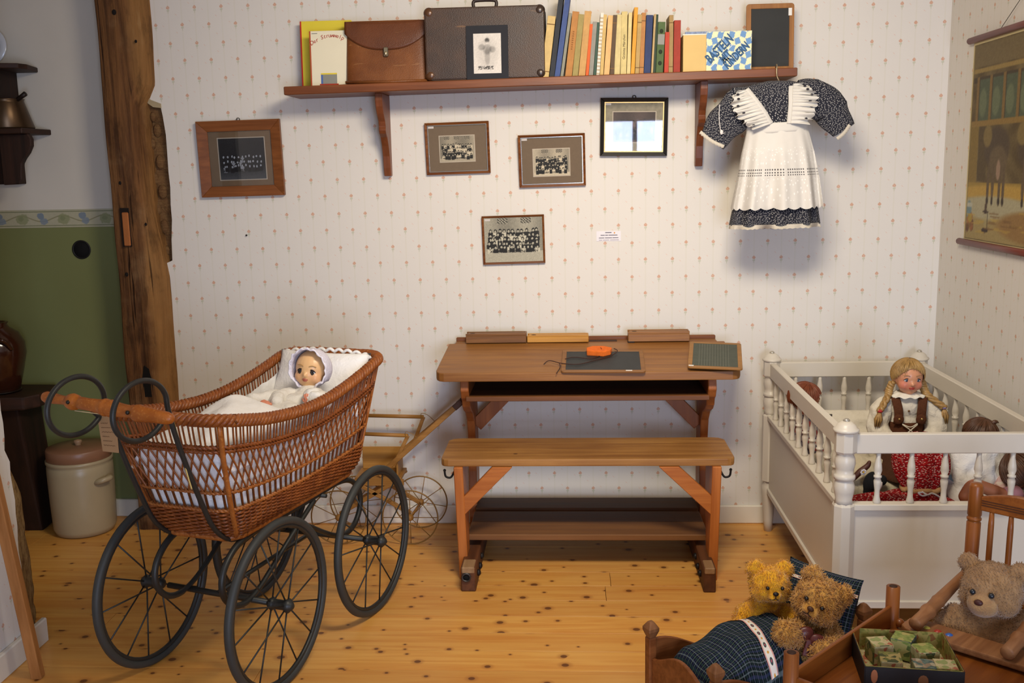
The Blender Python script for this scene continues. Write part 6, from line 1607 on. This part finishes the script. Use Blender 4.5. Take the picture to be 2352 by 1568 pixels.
# ---- bedding in the cot
MTC = thing('cot_mattress', 'white sheeted mattress lying in the cot', 'mattress', (1.186, -.70, .366))
part('mattress', MB().b2((-.29, -.575, 0), (.29, .575, .075)), cloth('#c9c2b4', '#d8d2c6', 'cot_sheet', 14, .4), MTC, .025, seg=3)
MZ = .442
PL1 = thing('cot_cushion', 'large cream cushion leaning in the rear left of the cot', 'cushion', (0, 0, 0))
part('cushion', pillow(MB(), (1.11, -.40, .515), (1, -.06, 0), (0, .50, .86), (0, -.86, .50), .42, .24, .11, crumple=.03), CRC, PL1, weld=True)
part('cushion_label', MB().box((1.045, -.395, .600), (.035, .004, .016), Matrix.Rotation(.35, 3, 'X')), plain('#4a4440', .8), PL1)
PL2 = thing('cot_cushion', 'crumpled beige blanket lying low behind the front left cot post', 'blanket', (0, 0, 0))
part('blanket', pillow(MB(), (1.04, -.84, .492), (1, .1, 0), (-.1, 1, .25), (0, -.25, 1), .30, .30, .12, crumple=.04, seed=4), cloth('#b0a48a', '#c2b8a0', 'beige_blanket', 20, .5), PL2, weld=True)
PL3 = thing('cot_cushion', 'white pillow at the right side of the cot behind the spindles', 'pillow', (0, 0, 0))
part('pillow', pillow(MB(), (1.395, -1.045, .555), (1, .12, 0), (0, .25, .97), (.12, -.96, .25), .20, .23, .08, crumple=.02, seed=8), WC, PL3, weld=True)

# ---- blonde doll
hp2 = at_y(2086, 866, -.80); R = .067
GD = thing('doll', 'blonde doll with braids, white blouse and brown laced bodice in the cot', 'doll', M=Matrix.Translation((hp2.x, hp2.y, hp2.z+.024)) @ Matrix.Scale(.80, 4))
HMg = Matrix.Translation((0, 0, -.032)) @ rotm(.02, .10, .02)
sk = doll_head(GD, HMg, R, '#c58a66', lip='#a8382e', iris='#46566a', brow='#a07a48', eye_r=.18, eye_z=.06, eye_x=.37, mouth_w=.20)
BLH = hairmat('#7a5a30', '#a8844c', 'blonde_hair')
hair_cap(GD, HMg, R, BLH, fringe=True, n=260, seed=3, vol=1.05)
hg = lambda x, y, z: HMg @ Vector((x*R, y*R, z*R))
for sx, end in ((-1, (-.135, -.05, -.175)), (1, (.155, -.03, -.165))):
    s0 = hg(sx*1.0, .1, -.35); P = spline([s0, s0+Vector((sx*.012, 0, -.035)), Vector((sx*.09, -.01, -.115)), Vector(end)], 10)
    b = MB()
    for k in range(3):
        pts = []
        for i, p in enumerate(P):
            a = i*.62+k*2.094; pts.append(p+Vector((math.cos(a)*.010, math.sin(a)*.007, math.cos(a)*.003)))
        b.tube(pts, .0095, 6)
    br_ = part('braid', b, BLH, GD); br_['kind'] = 'stuff'
    part('hair_ribbon', MB().ball(end, (.014, .014, .009), 10), plain('#a82a2a' if sx < 0 else '#8a7898', .6), GD)
    e = Vector(end); b = MB()
    for k in range(14): b.tube([e, e+Vector((sx*.006+.014*math.cos(k*.9), .012*math.sin(k*.9), -.04)), e+Vector((sx*.010+.010*math.cos(k*.9), .008*math.sin(k*.9), -.075))], [.006, .006, .002], 5)
    tl = part('braid_tail', b, BLH, GD); tl['kind'] = 'stuff'
part("neck", MB().rod((0, .015, -.115), (0, .01, -.03), [(0, .030), (1, .028)], 14), sk, GD)
b = MB(); b.ball((0, .02, -.17), (.085, .058, .070), 16); b.ball((0, .02, -.25), (.080, .056, .09), 16); b.ball((0, .02, -.34), (.095, .075, .075), 16)
part('blouse', blob(b, .007, 4), CRC, GD)
for sx, pts in ((-1, ((-.075, .02, -.145), (-.115, .015, -.20), (-.125, -.005, -.275), (-.085, -.045, -.32))), (1, ((.075, .02, -.145), (.120, .01, -.195), (.130, -.01, -.27), (.085, -.055, -.325)))):
    b = MB(); limb(b, pts, (.036, .050, .052, .040)); part('sleeve', blob(b, .006, 3, .010, 26), CRC, GD)
    hand(GD, aim(Vector(pts[-1])+Vector((0, -.01, -.01)), (-sx*.5, -.7, -.3)), .042, sk, .6)
part('collar', MB().grid(lambda u, v: ((.040+.040*v)*math.cos(u*6.283)*1.05, .012+(.036+.030*v)*math.sin(u*6.283), -.098-.020*v+.004*math.sin(u*70)*v), 70, 4, True), plain('#ded8c8', .9), GD, solid=.002)
BRN = cloth('#4a2a1a', '#5c3722', 'brown_suede', 60, .3)
b = MB()
def vest(u, v):
    a = math.pi*(.0)+u*2*math.pi; r1 = .086+.010*v; r2 = .062+.012*v; return (r1*math.cos(a), .02+r2*math.sin(a), -.235-.135*v)
part('laced_bodice', MB().grid(vest, 48, 8, True), BRN, GD, solid=.004)
for sx in (-1, 1):
    st_ = MB().grid(lambda u, v: (sx*(.062-.012*math.sin(v*2.2)+(u-.5)*.040), -.030-.014*math.sin(v*3.0)-.012*v, -.118-.120*v), 5, 12)
    part('bodice_strap', st_, BRN, GD, solid=.004)
    part('strap_tab', MB().ball((sx*.050, -.050, -.215), (.024, .008, .024), 14), BRN, GD)
    part('brass_button', MB().ball((sx*.050, -.059, -.212), (.0055, .004, .0055), 10), plain('#b89a60', .3, .8), GD)
part('blouse_button', MB().ball((-.004, -.044, -.178), (.0052, .004, .0052), 10), plain('#6a4a28', .3, .3), GD)
LCE = plain('#cdc6b4', .8)
for a, c, d in (((-.034, -.052, -.236), (0, -.062, -.248), (.034, -.052, -.234)), ((-.034, -.054, -.238), (0, -.066, -.262), (.024, -.062, -.285)), ((.034, -.054, -.238), (0, -.066, -.262), (-.024, -.062, -.285))):
    part('lacing', MB().tube(spline([a, c, d], 6), .0024, 6), LCE, GD)
SKT = cloth('#3c2418', '#4e3020', 'brown_skirt', 30, .5)
part('skirt', MB().grid(lambda u, v: ((.095+.07*v)*math.cos(u*6.283)*(1+.05*math.sin(u*60)*v), .0-.09*v+(.072+.10*v)*math.sin(u*6.283), -.36-.10*v), 60, 8, True), SKT, GD, solid=.004)

# ---- other dolls
def simple_doll(label, loc, R, HM, sc, hm, dress, body, limbs_, seed=5, fringe=True, iris='#3a2a20', hn=260, extra=None):
    t = thing('doll', label, 'doll', M=Matrix.Translation(loc))
    k = doll_head(t, HM, R, sc, iris=iris)
    hair_cap(t, HM, R, hm, fringe=fringe, n=hn, seed=seed, vol=1.12)
    b = MB()
    for c, r in body: b.ball(c, r, 14)
    part('dress', blob(b, .007, 4, .006, 28), dress, t)
    for pts, rs, hd in limbs_:
        b = MB(); limb(b, pts, rs); part('sleeve', blob(b, .006, 3, .006, 30), dress, t)
        if hd: hand(t, aim(Vector(pts[-1]), Vector(pts[-1])-Vector(pts[-2])), R*.62, k, .6)
    return t, k
def patterned(name, c0, c1, c2, sc=60):
    t = T(name); p = t.co('Object'); r = t.sep(t.vor(p, sc, 'Color'))[0]
    return t.done(t.mix(r.gt(.66), t.mix(r.lt(.3), hx(c0), hx(c1)), hx(c2)), .9, 0, .15)
lo = at_y(2262, 990, -1.02)
BH = hairmat('#3a2416', '#5c3a24', 'brown_hair')
t, k = simple_doll('brown-haired doll in a white smock sitting at the right in the cot', (lo.x-.004, -1.00, lo.z-.028), .049, rotm(.35, .25, .08), '#c07a58', BH, cloth('#c8c4bc', '#d8d4cc', 'smock_cotton', 30, .4),
     [((-.02, .02, -.115), (.075, .06, .06)), ((-.03, .01, -.19), (.085, .075, .07))], [(((-.075, .0, -.11), (-.105, -.04, -.16), (-.095, -.075, -.20)), (.032, .034, .03), True), (((.06, .0, -.11), (.09, -.03, -.16), (.095, -.06, -.205)), (.032, .034, .03), True)])
def stripes():
    t = T('striped_cuff'); x, y, z = t.sep(t.co('Object')); s_ = ((x*.5+z)*130.0).sin().gt(.1); return t.done(t.mix(s_, hx('#c8ccd0'), hx('#7a94a4')), .9)
part('striped_cuff', MB().rod((-.098, -.022, -.140), (-.104, -.040, -.165), [(0, .038), (1, .040)], 16), stripes(), t)
part('striped_skirt', MB().grid(lambda u, v: (-.05+(.09+.06*v)*math.cos(u*6.283), .0-.02*v+(.08+.05*v)*math.sin(u*6.283), -.20-.05*v), 40, 6, True), stripes(), t, solid=.004)
part('hair_tuft', MB().tube(spline([(.024, -.01, .050), (.040, -.015, .060), (.054, -.01, .054)], 5), [.008]*6+[.006, .005, .003, .002, .001], 6), BH, t)
RHm = hairmat('#5c2a18', '#7c4024', 'auburn_hair')
lo = at_y(1846, 890, -.55)
simple_doll('auburn-haired doll in a red sprigged dress behind the left cot rail', (.925, -.52, lo.z-.060), .054, rotm(1.3, .25, -.1), '#b87456', RHm, patterned('red_sprig', '#8a3a34', '#a89a90', '#5a5058'),
     [((.0, .02, -.12), (.055, .055, .06)), ((.0, -.02, -.22), (.06, .08, .10)), ((.0, -.12, -.28), (.055, .13, .06))], [(((.0, -.05, -.12), (.02, -.11, -.17), (.02, -.17, -.21)), (.030, .030, .026), True)], seed=9)
# doll lying at the right edge, only the arm and brown hair show
lo = at_y(2340, 1085, -1.14)
t, k = simple_doll('doll lying at the far right of the cot with one arm stretched out', (lo.x+.035, -1.12, lo.z-.005), .060, rotm(2.2, -.3, .6), '#bd7650', BH, patterned('pale_sprig', '#c8a8a0', '#d0c0b0', '#b89088'),
     [((-.03, .05, -.07), (.07, .06, .05))], [], seed=12)
A3 = at_y(2215, 1140, -1.20)-Vector((lo.x+.035, -1.12, lo.z-.005)); B3 = at_y(2235, 1113, -1.19)-Vector((lo.x+.035, -1.12, lo.z-.005)); C3 = at_y(2310, 1140, -1.19)-Vector((lo.x+.035, -1.12, lo.z-.005))
b = MB(); limb(b, [A3, B3, B3.lerp(C3, .5)+Vector((0, 0, .004)), C3], (.020, .019, .022, .024)); part('arm', blob(b, .004, 3), k, t)
hand(t, aim(A3+Vector((.004, 0, .004)), (-.4, -.3, -.6)), .034, k, .6)
part('pink_cuff', MB().rod(C3+Vector((-.004, 0, 0)), C3+Vector((.045, .01, .004)), [(0, .030), (.5, .032), (1, .030)], 14), plain('#c88a8a', .8), t)

# ---- red knitted pouch and blanket
def knit():
    t = T('red_flecked_knit'); p = t.co('Object'); w_ = t.map(p, (120, 120, 150)); n = t.noise(w_, 1.0, 2); d = t.vor(t.map(p, (110, 110, 260), (0, .35, 0)), 1.0)
    col = t.mix(n.step(.3, .7), hx('#6e0f14'), hx('#9c1a1c')); col = t.mix(d.lt(.34)*.85, col, hx('#d0a89c'))
    t.bump(d, .6, .006); return t.done(col, .95, 0, .1)
KN = knit(); TAN = plain('#a07a50', .9, var=.1, sc=60, bump=.4)
po = at_y(2120, 1130, -1.12); ZC = at_y(2120, 1128, -1.12).z
KP = thing('knitted_pouch', 'red flecked knitted pouch with a tan edge and white tie in the cot', 'pouch', (po.x, -1.10, ZC))
WK_ = (at_y(2186, 1100, -1.12).x-at_y(2054, 1100, -1.12).x)/2; HK = at_y(2120, 1000, -1.12).z-ZC
def pouch(u, v):
    a = u*2*math.pi; r = math.sin(math.pi*(.10+.86*v))**.55; r = r if v < .98 else r*.3
    return (WK_*r*math.cos(a)*1.02, .06*r*math.sin(a)+.03*v+.004*math.sin(a*9), HK*v+.006*math.sin(a*7)*r)
part('knit_body', MB().grid(pouch, 48, 24, True), KN, KP)
rim_ = [Vector(pouch(i/60, .0)) for i in range(60)]
part('tan_edge', MB().tube([p*1.0+Vector((p.x*.25, p.y*.25-.004, .006)) for p in rim_], .009, 8, True), TAN, KP)
part('tie_cord', MB().tube(spline([(-.02, -.065, .014), (-.005, -.075, .006), (.012, -.072, .010), (.035, -.078, -.002), (.052, -.085, -.024)], 6), .0032, 6), plain('#dcd6d0', .8), KP)
part('tie_cord', MB().tube(spline([(-.02, -.068, .012), (-.034, -.074, .012), (-.022, -.08, .004), (-.004, -.078, .008)], 6), .0032, 6), plain('#dcd6d0', .8), KP)
KB = thing('knitted_blanket', 'red flecked knitted blanket spread behind the front spindles of the cot', 'blanket', (po.x, -1.15, MZ))
XL, XR2 = at_y(1958, 1165, -1.20).x, at_y(2240, 1160, -1.20).x
def blank(u, v):
    x = XL+(XR2-XL)*u; e = math.sin(math.pi*min(1, max(0, u)))**.6; y = -1.262+.24*v
    z = .004+.075*e*math.sin(math.pi*(.16+.70*v))**.8+.008*math.sin(u*17+v*6)*e
    return (x-po.x, y+1.15, z)
part('knit_cloth', MB().grid(blank, 40, 18), KN, KB, solid=.006)

# ---- black and white soft toy, brown shoe with a daisy
lo = at_y(2008, 1112, -1.0)
ST_ = thing('soft_toy', 'small black and white soft toy lying beside the red blanket', 'soft toy', M=Matrix.Translation((lo.x, -1.0, lo.z)))
b = MB(); b.ball((-.012, 0, .008), (.026, .024, .040), 14, Matrix.Rotation(.3, 3, 'Y')); b.ball((-.022, 0, -.028), (.016, .016, .026), 12); b.ball((.030, .01, .012), (.017, .016, .020), 12)
part('black_body', blob(b, .004, 3), plain('#0c0c0e', .95, bump=.4), ST_)
b = MB(); b.ball((-.012, -.012, -.050), (.014, .010, .020), 10, Matrix.Rotation(-.5, 3, 'Y')); b.ball((.012, -.012, -.008), (.010, .010, .026), 10, Matrix.Rotation(.4, 3, 'Y'))
part('white_patch', blob(b, .004, 2), plain('#cfc8c0', .9), ST_)
lo = at_y(1981, 1080, -.98)
SHO = thing('doll_shoe', 'tiny brown doll shoe with a white daisy in the cot', 'shoe', M=Matrix.Translation(lo) @ rotm(.3, .2, -.5))
b = MB(); limb(b, [(-.040, 0, -.010), (-.010, 0, 0), (.022, 0, .006), (.034, 0, .016)], (.010, .012, .010, .007)); part('shoe_body', blob(b, .003, 2), plain('#4a2414', .5), SHO)
for k in range(7): a = k*2*math.pi/7; part('petal', MB().ball((-.004+.008*math.cos(a), -.013, .003+.008*math.sin(a)), (.0045, .0018, .0045), 8), plain('#e0dcd8', .8), SHO)
part('flower_centre', MB().ball((-.004, -.0145, .003), .0034, 8), plain('#c8a030', .7), SHO)
# ================================================================== done
bpy.context.view_layer.update()
